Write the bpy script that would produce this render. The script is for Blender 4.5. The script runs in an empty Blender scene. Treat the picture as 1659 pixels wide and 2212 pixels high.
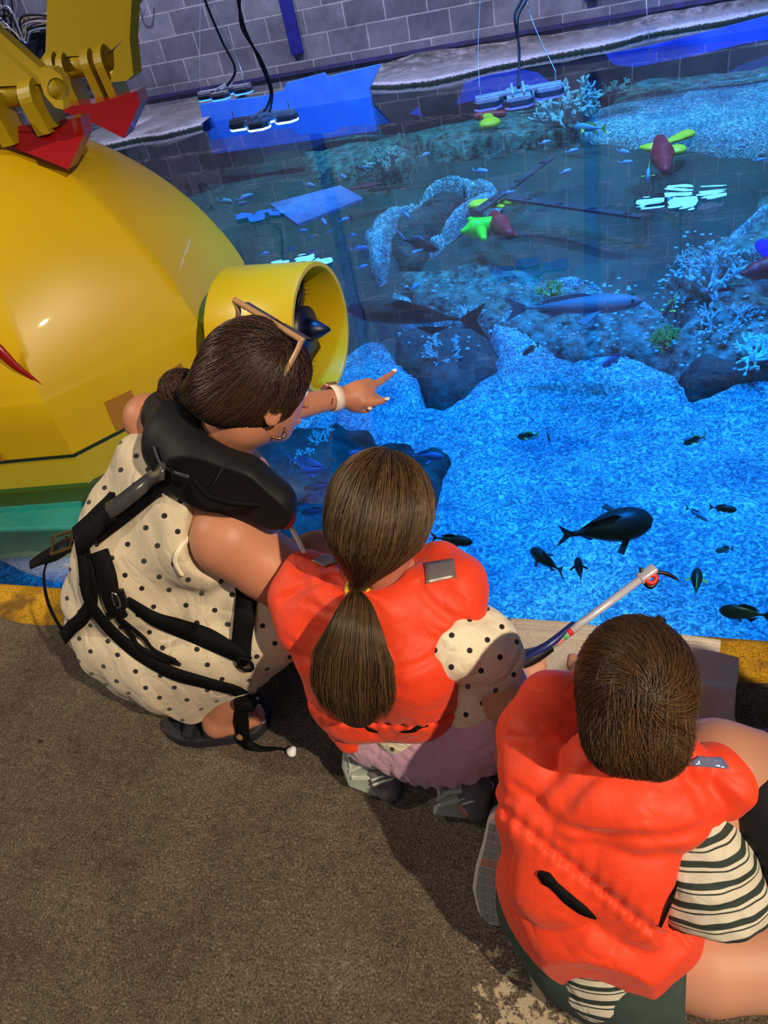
import bpy, math, random
import numpy as np
from mathutils import Vector, Matrix
from mathutils.bvhtree import BVHTree
random.seed(7)
rng = np.random.default_rng(7)
scene = bpy.context.scene
COL = scene.collection

# ------------------------------------------------------------------ camera
FPX, CX, CY = 1560.0, 829.5, 1106.0
CAM_H = 1.40
_N = np.array([455., 1837., FPX]); _V = np.array([-4780., -140., FPX])
_d = _N/np.linalg.norm(_N); _x = -_V; _x = _x-_d*(_x@_d); _x /= np.linalg.norm(_x)
_u = -_d; _y = np.cross(_u, _x)
CM = np.array([_x, _y, _u])              # world = CM @ (right, down, forward)
CC = np.array([0., 0., CAM_H])
cd = bpy.data.cameras.new('camera'); cam = bpy.data.objects.new('camera', cd); COL.objects.link(cam)
cd.sensor_fit = 'VERTICAL'; cd.sensor_height = 24.0; cd.lens = FPX/2212*24.0
cd.clip_start = 0.02; cd.clip_end = 60
_r = CM[:, 0]; _dn = CM[:, 1]; _f = CM[:, 2]
cam.matrix_world = Matrix(((_r[0], -_dn[0], -_f[0], 0), (_r[1], -_dn[1], -_f[1], 0), (_r[2], -_dn[2], -_f[2], CAM_H), (0, 0, 0, 1)))
scene.camera = cam
scene.view_settings.view_transform = 'Standard'; scene.view_settings.look = 'None'
scene.view_settings.gamma = 1; scene.view_settings.use_curve_mapping = False
scene.view_settings.exposure = 0.0

# ------------------------------------------------------------------ light
w = bpy.data.worlds.new('world'); scene.world = w; w.use_nodes = True
w.node_tree.nodes['Background'].inputs[0].default_value = (0.55, 0.62, 0.95, 1)
w.node_tree.nodes['Background'].inputs[1].default_value = 0.10

def look(o, target):
    o.rotation_euler = (Vector(target)-o.location).to_track_quat('-Z', 'Y').to_euler()
def spot(name, loc, target, color, power, angle, blend=0.3, radius=0.05):
    l = bpy.data.lights.new(name, 'SPOT'); l.color = color; l.energy = power; l.spot_size = math.radians(angle)
    l.spot_blend = blend; l.shadow_soft_size = radius
    o = bpy.data.objects.new(name, l); COL.objects.link(o); o.location = loc; look(o, target); return o
def area(name, loc, target, color, power, sx, sy):
    l = bpy.data.lights.new(name, 'AREA'); l.shape = 'RECTANGLE'; l.size = sx; l.size_y = sy; l.color = color; l.energy = power
    o = bpy.data.objects.new(name, l); COL.objects.link(o); o.location = loc; look(o, target); return o
# warm stage spot of the room, behind and to the right of the visitors
spot('warm_key_spot', (3.3, -1.5, 4.3), (-0.55, 0.8, 0.2), (1.0, 0.80, 0.57), 1500, 38, 0.5, 0.05)
# second warm spot from the left side of the walkway
spot('warm_side_spot', (-4.4, 0.6, 3.9), (-0.6, 0.3, 0.1), (1.0, 0.84, 0.62), 380, 46, 0.4, 0.06)
# dim warm fill light added above the walkway, not a fixture
area('walkway_fill_light', (-0.6, -1.2, 3.4), (-0.6, 1.0, 0.0), (1.0, 0.84, 0.66), 14, 1.6, 0.8)
# warm lamp high on the left which strikes the submarine dome
spot('dome_spot', (-4.7, 0.7, 3.9), (-2.2, 2.3, 0.8), (1.0, 0.86, 0.60), 620, 40, 0.4, 0.04)
# blue fill added under the hull to brighten the sand; no real fixture
spot('under_hull_fill', (-2.05, 1.72, -0.62), (-2.0, 1.9, -1.4), (0.0, 0.30, 1.0), 160, 160, 0.5, 0.1)
# cool white wash on the block wall
for wx in (-5.2, -2.2, 0.8): spot('wall_wash_spot', (wx, 6.2, 4.4), (wx, 8.6, 0.9), (0.80, 0.82, 1.0), 620, 110, 0.6, 0.04)
# blue aquarium floods above the pool, shining straight down into the water
for i, (bx, by, bw, ang, fc_) in enumerate([(0.6, 3.2, 1250, 66, (0, .26, 1)), (-0.7, 4.4, 1050, 62, (.05, .30, 1)), (1.4, 6.0, 1250, 88, (.22, .42, 1)), (-0.5, 3.1, 900, 54, (0, .26, 1)), (-2.4, 6.6, 500, 66, (.25, .45, 1))]):
    spot('pool_flood', (bx, by, 3.6), (bx, by+0.25, -1.4), fc_, bw, ang, 0.5, 0.12)

# ------------------------------------------------------------------ helpers
def ray(px, py): return CM@np.array([(px-CX)/FPX, (py-CY)/FPX, 1.])
def P(px, py, Z): return CC+ray(px, py)*Z                   # point at depth Z
def H(px, py, h):                                           # point at height h
    r = ray(px, py); return CC+r*((h-CAM_H)/r[2])
def depth(p): return float((np.array(p)-CC)@CM[:, 2])
def V(*a): return np.array(a, float)
def unit(v): v = np.asarray(v, float); return v/(np.linalg.norm(v)+1e-12)

def tag(o, label=None, cat=None, group=None, kind=None):
    if label: o['label'] = label
    if cat: o['category'] = cat
    if group: o['group'] = group
    if kind: o['kind'] = kind
    return o
def empty(name, loc, label, cat, group=None):
    o = bpy.data.objects.new(name, None); COL.objects.link(o); o.location = tuple(loc); o.empty_display_size = 0.05
    return tag(o, label, cat, group)
def wloc(p):
    v = Vector((0, 0, 0))
    while p is not None: v = v+p.location; p = p.parent
    return v
def obj(name, verts, faces, m, parent=None, smooth=True, label=None):
    off = np.array(wloc(parent)) if parent is not None else np.zeros(3)
    me = bpy.data.meshes.new(name)
    vv = np.asarray(verts, float)-off
    if isinstance(faces, np.ndarray) and faces.ndim == 2:
        nf, k = faces.shape
        me.vertices.add(len(vv)); me.vertices.foreach_set('co', vv.astype(np.float32).ravel())
        me.loops.add(nf*k); me.loops.foreach_set('vertex_index', faces.astype(np.int32).ravel())
        me.polygons.add(nf); me.polygons.foreach_set('loop_start', np.arange(0, nf*k, k, dtype=np.int32))
        me.update(calc_edges=True)
    else:
        me.from_pydata([tuple(v) for v in vv], [], [tuple(int(i) for i in f) for f in faces]); me.update()
    me.validate()
    me.polygons.foreach_set('use_smooth', np.full(len(me.polygons), smooth))
    if m is not None:
        for mm in (m if isinstance(m, (list, tuple)) else [m]): me.materials.append(mm)
    o = bpy.data.objects.new(name, me); COL.objects.link(o)
    if parent is not None: o.parent = parent
    if label: o['label'] = label
    return o
class MB:
    """collects pieces of one mesh"""
    def __init__(s): s.v = []; s.f = []; s.n = 0
    def add(s, vf):
        v, f = vf; v = np.asarray(v, float)
        s.v.append(v); s.f += [[int(i)+s.n for i in q] for q in f]; s.n += len(v); return s
    def obj(s, name, m, parent=None, smooth=False, label=None):
        return obj(name, np.concatenate(s.v), s.f, m, parent, smooth, label)
def frame(z, xh=None):
    z = unit(z); a = np.array([0, 0, 1.]) if xh is None else np.asarray(xh, float)
    x = a-z*(a@z)
    if np.linalg.norm(x) < 1e-5: a = np.array([1., 0, 0]); x = a-z*(a@z)
    x = unit(x); return x, np.cross(z, x), z
def catmull(pts, n):
    pts = np.asarray(pts, float); m = len(pts)
    if m < 3: 
        t = np.linspace(0, 1, n)[:, None]; return pts[0]*(1-t)+pts[-1]*t
    t = np.linspace(0, m-1-1e-9, n); i = t.astype(int); u = (t-i)[:, None]
    g = lambda k: pts[np.clip(k, 0, m-1)]
    p0, p1, p2, p3 = g(i-1), g(i), g(i+1), g(i+2)
    return 0.5*((2*p1)+(-p0+p2)*u+(2*p0-5*p1+4*p2-p3)*u**2+(-p0+3*p1-3*p2+p3)*u**3)
def tube(path, r, n=10, smooth_n=None, cap=True, flat=None):
    """tube along a path; r scalar or list; flat=(direction, ratio) squashes it"""
    path = np.asarray(path, float)
    rr = np.full(len(path), r, float) if np.isscalar(r) else np.asarray(r, float)
    if smooth_n: 
        rr = catmull(np.stack([rr]*3, 1), smooth_n)[:, 0]; path = catmull(path, smooth_n)
    m = len(path); t = np.gradient(path, axis=0); t /= np.linalg.norm(t, axis=1)[:, None]+1e-12
    x, y, z = frame(t[0]); vs = []
    for k in range(m):
        x = unit(x-t[k]*(x@t[k])); y = np.cross(t[k], x)
        a = np.linspace(0, 2*np.pi, n, endpoint=False)[:, None]
        o = rr[k]*(np.cos(a)*x+np.sin(a)*y)
        if flat is not None: fd = unit(flat[0]); o = o-(1-flat[1])*np.outer(o@fd, fd)
        vs.append(path[k]+o)
    v = np.concatenate(vs); f = []
    for k in range(m-1):
        for j in range(n): f.append([k*n+j, k*n+(j+1) % n, (k+1)*n+(j+1) % n, (k+1)*n+j])
    if cap: f.append(list(range(n))[::-1]); f.append([(m-1)*n+j for j in range(n)])
    return v, f
def box(c, s, R=None, bev=0.0):
    """box with bevelled edges; c centre, s full size, R columns = axes"""
    R = np.eye(3) if R is None else np.asarray(R, float); h = np.asarray(s, float)/2
    if bev <= 0:
        v = np.array([[sx, sy, sz] for sx in (-1, 1) for sy in (-1, 1) for sz in (-1, 1)])*h
        f = [[0, 1, 3, 2], [4, 6, 7, 5], [0, 4, 5, 1], [2, 3, 7, 6], [0, 2, 6, 4], [1, 5, 7, 3]]
        return np.asarray(c)+v@R.T, f
    import bmesh
    bm = bmesh.new(); bmesh.ops.create_cube(bm, size=1)
    for q in bm.verts: q.co = Vector((q.co.x*s[0], q.co.y*s[1], q.co.z*s[2]))
    bmesh.ops.bevel(bm, geom=bm.edges[:], offset=bev, segments=2, affect='EDGES', profile=0.5)
    bm.verts.index_update()
    v = np.array([list(q.co) for q in bm.verts]); f = [[q.index for q in g.verts] for g in bm.faces]; bm.free()
    return np.asarray(c)+v@R.T, f
def prism(poly, off):
    """closed polygon (3-D points) extruded by vector off"""
    p = np.asarray(poly, float); n = len(p); v = np.concatenate([p, p+np.asarray(off)])
    f = [list(range(n))[::-1], list(range(n, 2*n))]+[[i, (i+1) % n, n+(i+1) % n, n+i] for i in range(n)]
    return v, f
def cyl(a, b, ra, rb=None, n=24, cap=True):
    return tube([a, b], [ra, ra if rb is None else rb], n, cap=cap)
def ell(c, r, R=None, nu=20, nv=12):
    R = np.eye(3) if R is None else np.asarray(R); v = []; f = []
    for i in range(nv+1):
        ph = math.pi*i/nv
        for j in range(nu):
            th = 2*math.pi*j/nu; v.append([math.sin(ph)*math.cos(th), math.sin(ph)*math.sin(th), math.cos(ph)])
    for i in range(nv):
        for j in range(nu): f.append([i*nu+j, (i+1)*nu+j, (i+1)*nu+(j+1) % nu, i*nu+(j+1) % nu])
    return np.asarray(c)+(np.array(v)*np.asarray(r))@R.T, f
def ribbon(pts, nrm, width, thick=0.002, n=None):
    """webbing strap through pts lying on a surface with normals nrm"""
    pts = np.asarray(pts, float); nrm = np.asarray(nrm, float)
    if n: pts = catmull(pts, n); nrm = catmull(nrm, n)
    w_ = np.full(len(pts), width) if np.isscalar(width) else np.interp(np.linspace(0, 1, len(pts)), np.linspace(0, 1, len(width)), width)
    t = np.gradient(pts, axis=0); v = []
    for k in range(len(pts)):
        tk = unit(t[k]); s = unit(np.cross(tk, nrm[k])); nn = unit(np.cross(s, tk))
        for (a, b) in ((-.5, 0), (.5, 0), (.5, 1), (-.5, 1)): v.append(pts[k]+s*a*w_[k]+nn*b*thick)
    f = []
    for k in range(len(pts)-1):
        for j in range(4): f.append([k*4+j, k*4+(j+1) % 4, (k+1)*4+(j+1) % 4, (k+1)*4+j])
    f.append([3, 2, 1, 0]); e = (len(pts)-1)*4; f.append([e, e+1, e+2, e+3])
    return np.array(v), f

# --------------------------------------------------- implicit surfaces (numpy)
def s_cone(a, b, ra, rb, sq=None):
    a = np.asarray(a, float); b = np.asarray(b, float)
    def f(p):
        q = p-a; ba = b-a
        if sq is not None:
            ax = unit(sq[0]); k = sq[1]-1.0
            q = q+np.outer(q@ax, ax)*k; ba = ba+ax*(ba@ax)*k
        t = np.clip((q@ba)/(ba@ba+1e-9), 0, 1)
        return np.linalg.norm(q-t[:, None]*ba, axis=1)-(ra+(rb-ra)*t)
    return f
def s_ell(c, r, R=None):
    c = np.asarray(c, float); r = np.asarray(r, float)
    def f(p):
        q = p-c
        if R is not None: q = q@np.asarray(R)
        k0 = np.linalg.norm(q/r, axis=1); k1 = np.linalg.norm(q/(r*r), axis=1)+1e-9
        return k0*(k0-1)/k1
    return f
def s_box(c, s, R=None, rd=0.01):
    c = np.asarray(c, float); h = np.asarray(s, float)/2-rd
    def f(p):
        q = p-c
        if R is not None: q = q@np.asarray(R)
        q = np.abs(q)-h
        return np.linalg.norm(np.maximum(q, 0), axis=1)+np.minimum(q.max(1), 0)-rd
    return f
def s_chain(pts, rs, k=0.0, sq=None):
    fs = [s_cone(pts[i], pts[i+1], rs[i], rs[i+1], sq) for i in range(len(pts)-1)]
    return s_union(fs, k)
def smin(a, b, k):
    if k <= 0: return np.minimum(a, b)
    h = np.maximum(k-np.abs(a-b), 0)/k
    return np.minimum(a, b)-h*h*k*0.25
def s_union(fs, k=0.0):
    def f(p):
        d = fs[0](p)
        for g in fs[1:]: d = smin(d, g(p), k)
        return d
    return f
def s_sub(fa, fb, k=0.01):
    return lambda p: -smin(-fa(p), fb(p), k)
def s_int(fa, fb, k=0.01):
    return lambda p: -smin(-fa(p), -fb(p), k)
def s_half(pt, n):                       # keeps the side opposite to n
    pt = np.asarray(pt, float); n = unit(n)
    return lambda p: (p-pt)@n
def s_grow(f, d): return lambda p: f(p)-d
def nz(p, s, seed=0):
    """cheap smooth 3-D noise, about -1..1"""
    r = np.random.default_rng(seed); o = np.zeros(len(p))
    for i in range(6):
        k = r.normal(size=3); k = k/np.linalg.norm(k)*s*(0.7+0.6*r.random()); o += np.sin(p@k+r.random()*6.28+0.8*np.sin(p@k[[1, 2, 0]]*1.3+r.random()*6))
    return o/3.2
def ridge(p, s, seed=0):
    a = nz(p, s, seed); return np.exp(-(a/0.16)**2)
def s_wrinkle(f, amp, s, seed=0, aniso=None):
    def g(p):
        d = f(p); q = p if aniso is None else p@np.asarray(aniso)
        return d+amp*nz(q, s, seed)
    return g
def nets(f, lo, hi, h, relax=1):
    lo = np.asarray(lo, float); hi = np.asarray(hi, float); B = 8
    nb = np.ceil((hi-lo)/(h*B)).astype(int)+1; n = nb*B+1
    bc = np.stack(np.meshgrid(*[np.arange(k) for k in nb], indexing='ij'), -1).reshape(-1, 3)
    cv = f(lo+(bc+0.5)*B*h)
    vals = np.empty(n, np.float32)
    big = cv.reshape(nb); vals[:-1, :-1, :-1] = np.repeat(np.repeat(np.repeat(big, B, 0), B, 1), B, 2)
    vals[-1] = 1; vals[:, -1] = 1; vals[:, :, -1] = 1
    act = bc[np.abs(cv) < B*h*1.5]
    lc = np.stack(np.meshgrid(*[np.arange(B+1)]*3, indexing='ij'), -1).reshape(-1, 3)
    for s in range(0, len(act), 200):
        idx = (act[s:s+200, None]*B+lc[None]).reshape(-1, 3)
        vals[idx[:, 0], idx[:, 1], idx[:, 2]] = f(lo+idx*h)
    vals[0] = np.abs(vals[0])+1e-4; vals[:, 0] = np.abs(vals[:, 0])+1e-4; vals[:, :, 0] = np.abs(vals[:, :, 0])+1e-4
    vals[-1] = np.abs(vals[-1])+1e-4; vals[:, -1] = np.abs(vals[:, -1])+1e-4; vals[:, :, -1] = np.abs(vals[:, :, -1])+1e-4
    ins = vals < 0
    cs = [(a, b, c) for a in (0, 1) for b in (0, 1) for c in (0, 1)]
    sl = lambda A, o: A[o[0]:A.shape[0]-1+o[0], o[1]:A.shape[1]-1+o[1], o[2]:A.shape[2]-1+o[2]]
    cnt = sum(sl(ins, o).astype(np.int8) for o in cs); am = (cnt > 0) & (cnt < 8)
    ai = np.argwhere(am); ids = np.full(am.shape, -1, np.int64); ids[am] = np.arange(len(ai))
    acc = np.zeros((len(ai), 3)); c = np.zeros(len(ai))
    for o in cs:
        for ax in range(3):
            if o[ax] == 1: continue
            o2 = list(o); o2[ax] = 1
            va = vals[ai[:, 0]+o[0], ai[:, 1]+o[1], ai[:, 2]+o[2]]; vb = vals[ai[:, 0]+o2[0], ai[:, 1]+o2[1], ai[:, 2]+o2[2]]
            m = (va < 0) != (vb < 0); t = np.where(m, va/(va-vb+1e-20), 0)
            pt = np.tile(np.array(o, float), (len(ai), 1)); pt[:, ax] += t
            acc[m] += pt[m]; c[m] += 1
    vs = lo+(ai+acc/np.maximum(c, 1)[:, None])*h
    fs = []
    for ax in range(3):
        A = ins; o = [slice(None)]*3; p2 = [slice(None)]*3; o[ax] = slice(0, -1); p2[ax] = slice(1, None)
        a = A[tuple(o)]; b = A[tuple(p2)]; e = np.argwhere(a != b)
        u, w_ = (ax+1) % 3, (ax+2) % 3
        e = e[(e[:, u] > 0) & (e[:, w_] > 0) & (e[:, u] < A.shape[u]-1) & (e[:, w_] < A.shape[w_]-1)]
        sgn = A[e[:, 0], e[:, 1], e[:, 2]]
        q = []
        for (du, dw) in ((0, 0), (-1, 0), (-1, -1), (0, -1)):
            g = e.copy(); g[:, u] += du; g[:, w_] += dw; q.append(ids[g[:, 0], g[:, 1], g[:, 2]])
        q = np.stack(q, 1); q[~sgn] = q[~sgn][:, ::-1]; fs.append(q)
    fs = np.concatenate(fs); fs = fs[(fs >= 0).all(1)]
    for _ in range(relax):
        s = np.zeros_like(vs); k = np.zeros(len(vs))
        for a in range(4):
            for b in (1, 3): np.add.at(s, fs[:, a], vs[fs[:, (a+b) % 4]]); np.add.at(k, fs[:, a], 1)
        vs = vs*0.45+0.55*s/np.maximum(k, 1)[:, None]
    return vs, fs
def grad(f, p, e=1e-3):
    g = np.stack([f(p+np.eye(3)[i]*e)-f(p-np.eye(3)[i]*e) for i in range(3)], 1)
    return g/(np.linalg.norm(g, axis=1)[:, None]+1e-9)
def project(f, p, off=0.0, it=4):
    for _ in range(it):
        d = f(p)-off; p = p-grad(f, p)*d[:, None]*0.9
    return p
def attr(o, name, data):
    a = o.data.attributes.new(name, 'FLOAT_VECTOR', 'POINT'); a.data.foreach_set('vector', np.asarray(data, np.float32).ravel())
def hit(f, px, py, near=0.5, far=4.0):
    """first point along the pixel's ray where implicit f is reached, with its normal"""
    r = ray(px, py); t = near
    for _ in range(200):
        p = (CC+r*t)[None]; d = float(f(p)[0])
        if d < 5e-4: return p[0], grad(f, p)[0]
        t += max(d*0.7, 4e-4)/np.linalg.norm(r)
        if t > far: return None
    return None
def on(f, pts, off=0.002):
    """pixel polyline laid on an implicit surface -> points, normals"""
    a = []; b = []
    for q in pts:
        h_ = hit(f, q[0], q[1])
        if h_ is None: continue
        a.append(h_[0]+h_[1]*off); b.append(h_[1])
    return np.array(a), np.array(b)

# ------------------------------------------------------------------ materials
def srgb(r, g, b):
    return tuple((c/255/12.92 if c/255 <= 0.04045 else ((c/255+0.055)/1.055)**2.4) for c in (r, g, b))+(1.0,)
_M = {}
def mat(name, col, rough=0.6, metal=0.0, spec=0.5, var=None, bump=None, emit=None, alpha=None, sheen=0.0, trans=0.0, coat=0.0):
    """var=(scale, colour2, contrast); bump=(scale, strength, distance)"""
    if name in _M: return _M[name]
    m = bpy.data.materials.new(name); m.use_nodes = True; nt = m.node_tree; N = nt.nodes; L = nt.links; b = N['Principled BSDF']
    b.inputs['Base Color'].default_value = col; b.inputs['Roughness'].default_value = rough; b.inputs['Metallic'].default_value = metal
    b.inputs['Specular IOR Level'].default_value = spec; b.inputs['Sheen Weight'].default_value = sheen
    b.inputs['Transmission Weight'].default_value = trans; b.inputs['Coat Weight'].default_value = coat
    if alpha is not None: b.inputs['Alpha'].default_value = alpha
    tc = N.new('ShaderNodeTexCoord')
    if var:
        n = N.new('ShaderNodeTexNoise'); n.inputs['Scale'].default_value = var[0]; n.inputs['Detail'].default_value = 6; n.inputs['Roughness'].default_value = 0.65
        L.new(tc.outputs['Object'], n.inputs['Vector'])
        r = N.new('ShaderNodeValToRGB'); c = var[2] if len(var) > 2 else 0.2
        r.color_ramp.elements[0].position = 0.5-c; r.color_ramp.elements[1].position = 0.5+c
        r.color_ramp.elements[0].color = col; r.color_ramp.elements[1].color = var[1]
        L.new(n.outputs['Fac'], r.inputs['Fac']); L.new(r.outputs['Color'], b.inputs['Base Color'])
    if bump:
        n = N.new('ShaderNodeTexNoise'); n.inputs['Scale'].default_value = bump[0]; n.inputs['Detail'].default_value = 5
        L.new(tc.outputs['Object'], n.inputs['Vector'])
        k = N.new('ShaderNodeBump'); k.inputs['Strength'].default_value = bump[1]; k.inputs['Distance'].default_value = bump[2]
        L.new(n.outputs['Fac'], k.inputs['Height']); L.new(k.outputs['Normal'], b.inputs['Normal'])
    if emit:
        b.inputs['Emission Color'].default_value = emit[0]; b.inputs['Emission Strength'].default_value = emit[1]
    _M[name] = m; return m
def crease(m, scale, dist, stretch=(1, 1, 1), strength=1.0):
    """fabric creases: sharp folds from the absolute value of smooth noise, added to the bump"""
    N = m.node_tree.nodes; L = m.node_tree.links; b = N['Principled BSDF']; tc = N.new('ShaderNodeTexCoord'); mp = N.new('ShaderNodeMapping'); mp.inputs['Scale'].default_value = stretch
    L.new(tc.outputs['Object'], mp.inputs[0]); prev = b.inputs['Normal'].links[0].from_socket if b.inputs['Normal'].links else None
    for s, w_ in ((scale, 1.0), (scale*2.7, .45)):
        n = N.new('ShaderNodeTexNoise'); n.inputs['Scale'].default_value = s; n.inputs['Detail'].default_value = 1.5; n.inputs['Distortion'].default_value = .8; L.new(mp.outputs[0], n.inputs['Vector'])
        a = N.new('ShaderNodeMath'); a.operation = 'SUBTRACT'; a.inputs[1].default_value = .5; L.new(n.outputs['Fac'], a.inputs[0]); c = N.new('ShaderNodeMath'); c.operation = 'ABSOLUTE'; L.new(a.outputs[0], c.inputs[0])
        k = N.new('ShaderNodeBump'); k.inputs['Strength'].default_value = strength; k.inputs['Distance'].default_value = dist*w_; L.new(c.outputs[0], k.inputs['Height'])
        if prev is not None: L.new(prev, k.inputs['Normal'])
        prev = k.outputs['Normal']
    L.new(prev, b.inputs['Normal'])
# ================================================================== SETTING
WZ = -0.04          # water level
EDGE = 1.167        # pool edge
WY = 8.70           # far wall
def ramp(N, L, fac, stops, interp='LINEAR'):
    r = N.new('ShaderNodeValToRGB'); r.color_ramp.interpolation = interp
    e = r.color_ramp.elements
    while len(e) < len(stops): e.new(0.5)
    for q, (p_, c_) in zip(e, stops): q.position = p_; q.color = c_
    L.new(fac, r.inputs['Fac']); return r
def noise(N, L, vec, scale, detail=5, rough=0.6, dist=0.0):
    n = N.new('ShaderNodeTexNoise'); n.inputs['Scale'].default_value = scale; n.inputs['Detail'].default_value = detail
    n.inputs['Roughness'].default_value = rough; n.inputs['Distortion'].default_value = dist
    L.new(vec, n.inputs['Vector']); return n
def mixc(N, L, fac, a, b, mode='MIX'):
    m = N.new('ShaderNodeMix'); m.data_type = 'RGBA'; m.blend_type = mode
    for s, v in ((0, fac), (6, a), (7, b)):
        if hasattr(v, 'links'): L.new(v, m.inputs[s])
        else: m.inputs[s].default_value = v
    return m.outputs[2]
def newmat(name):
    m = bpy.data.materials.new(name); m.use_nodes = True
    return m, m.node_tree.nodes, m.node_tree.links, m.node_tree.nodes['Principled BSDF']

# carpet of the walkway: brown pile with lighter worn marks; the strip beside the water is painted yellow
m_carpet, N, L, b = newmat('carpet')
tc = N.new('ShaderNodeTexCoord'); o_ = tc.outputs['Object']
n1 = noise(N, L, o_, 230, 4, 0.7); n2 = noise(N, L, o_, 5, 6, 0.7); n3 = noise(N, L, o_, 60, 4, 0.7)
c1 = ramp(N, L, n1.outputs['Fac'], [(0.32, srgb(62, 57, 51)), (0.56, srgb(138, 130, 119)), (0.76, srgb(216, 210, 198))])
c2 = ramp(N, L, n2.outputs['Fac'], [(0.3, srgb(190, 180, 170)), (0.7, srgb(255, 250, 240))])
c3 = ramp(N, L, n3.outputs['Fac'], [(0.35, srgb(200, 195, 190)), (0.65, srgb(255, 255, 255))])
col = mixc(N, L, 1.0, c1.outputs['Color'], c2.outputs['Color'], 'MULTIPLY')
col = mixc(N, L, 1.0, col, c3.outputs['Color'], 'MULTIPLY')
# worn whitish fibres near the front right
mp = N.new('ShaderNodeMapping'); mp.vector_type = 'TEXTURE'; mp.inputs['Location'].default_value = (-0.10, 0.34, 0); mp.inputs['Scale'].default_value = (0.22, 0.24, 1)
L.new(o_, mp.inputs['Vector']); g = N.new('ShaderNodeTexGradient'); g.gradient_type = 'SPHERICAL'; L.new(mp.outputs['Vector'], g.inputs['Vector'])
n4 = noise(N, L, o_, 34, 6, 0.75)
mm = N.new('ShaderNodeMath'); mm.operation = 'MULTIPLY_ADD'; L.new(g.outputs['Fac'], mm.inputs[0]); mm.inputs[1].default_value = 0.26; L.new(n4.outputs['Fac'], mm.inputs[2])
w1 = ramp(N, L, mm.outputs[0], [(0.69, (0, 0, 0, 1)), (0.73, (1, 1, 1, 1))])
col = mixc(N, L, w1.outputs['Color'], col, srgb(186, 172, 144))
L.new(col, b.inputs['Base Color']); b.inputs['Roughness'].default_value = 0.95; b.inputs['Specular IOR Level'].default_value = 0.15
bp = N.new('ShaderNodeBump'); bp.inputs['Strength'].default_value = 0.9; bp.inputs['Distance'].default_value = 0.006; L.new(n1.outputs['Fac'], bp.inputs['Height']); L.new(bp.outputs['Normal'], b.inputs['Normal'])

m_yellow_carpet, N, L, b = newmat('yellow painted carpet')
tc = N.new('ShaderNodeTexCoord'); o_ = tc.outputs['Object']
n1 = noise(N, L, o_, 200, 4, 0.7); n2 = noise(N, L, o_, 9, 6, 0.65)
c1 = ramp(N, L, n1.outputs['Fac'], [(0.3, srgb(110, 76, 10)), (0.55, srgb(196, 148, 30)), (0.75, srgb(226, 184, 70))])
w1 = ramp(N, L, n2.outputs['Fac'], [(0.36, (1, 1, 1, 1)), (0.5, (0, 0, 0, 1))])
mx = mixc(N, L, w1.outputs['Color'], c1.outputs['Color'], srgb(116, 84, 34)); L.new(mx, b.inputs['Base Color'])
b.inputs['Roughness'].default_value = 0.9; b.inputs['Specular IOR Level'].default_value = 0.2
bp = N.new('ShaderNodeBump'); bp.inputs['Strength'].default_value = 0.8; bp.inputs['Distance'].default_value = 0.005; L.new(n1.outputs['Fac'], bp.inputs['Height']); L.new(bp.outputs['Normal'], b.inputs['Normal'])

tag(obj('floor', *box((-0.5, (1.05-2.2)/2, -0.15), (9, 1.05+2.2, 0.3)), m_carpet, smooth=False), 'brown carpeted walkway beside the water', kind='structure')
# yellow strip with a slightly wavy inner border, rounding down into the pool
v = []; f = []; xs = np.linspace(-5, 4, 120)
for i, x_ in enumerate(xs):
    yi = 1.035+0.012*math.sin(x_*5)+0.008*math.sin(x_*17+1)
    for (y_, z_) in ((yi, -0.02), (yi+0.002, 0.006), (EDGE-0.02, 0.006), (EDGE-0.003, -0.002), (EDGE, -0.02), (EDGE, -1.7), (yi, -1.7)): v.append((x_, y_, z_))
for i in range(len(xs)-1):
    for j in range(7): f.append([i*7+j, i*7+(j+1) % 7, (i+1)*7+(j+1) % 7, (i+1)*7+j])
tag(obj('trim_1', v, f, m_yellow_carpet), 'yellow painted carpet edge along the pool', kind='structure')

# far wall of concrete blocks
m_block, N, L, b = newmat('concrete blocks')
tc = N.new('ShaderNodeTexCoord'); sx = N.new('ShaderNodeSeparateXYZ'); L.new(tc.outputs['Object'], sx.inputs[0])
cb = N.new('ShaderNodeCombineXYZ'); L.new(sx.outputs['X'], cb.inputs['X']); L.new(sx.outputs['Z'], cb.inputs['Y'])
nd = noise(N, L, tc.outputs['Object'], 5, 4); 
br = N.new('ShaderNodeTexBrick'); br.inputs['Scale'].default_value = 1.0; br.inputs['Brick Width'].default_value = 0.445; br.inputs['Row Height'].default_value = 0.228
br.inputs['Mortar Size'].default_value = 0.0075; br.inputs['Mortar Smooth'].default_value = 0.15; br.inputs['Bias'].default_value = 0.0; br.offset = 0.5
br.inputs['Color1'].default_value = srgb(112, 112, 130); br.inputs['Color2'].default_value = srgb(150, 150, 166); br.inputs['Mortar'].default_value = srgb(196, 192, 200)
vm = N.new('ShaderNodeVectorMath'); vm.operation = 'MULTIPLY_ADD'; L.new(nd.outputs['Color'], vm.inputs[0]); vm.inputs[1].default_value = (0.006, 0.006, 0); L.new(cb.outputs[0], vm.inputs[2])
L.new(vm.outputs[0], br.inputs['Vector'])
nn = noise(N, L, tc.outputs['Object'], 3.0, 7, 0.7); nn2 = noise(N, L, tc.outputs['Object'], 90, 4, 0.7)
cr = ramp(N, L, nn.outputs['Fac'], [(0.3, srgb(170, 170, 180)), (0.7, srgb(255, 255, 255))])
cr2 = ramp(N, L, nn2.outputs['Fac'], [(0.3, srgb(205, 205, 210)), (0.7, srgb(255, 255, 255))])
mx = mixc(N, L, 1.0, br.outputs['Color'], cr.outputs['Color'], 'MULTIPLY'); mx = mixc(N, L, 1.0, mx, cr2.outputs['Color'], 'MULTIPLY')
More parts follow.
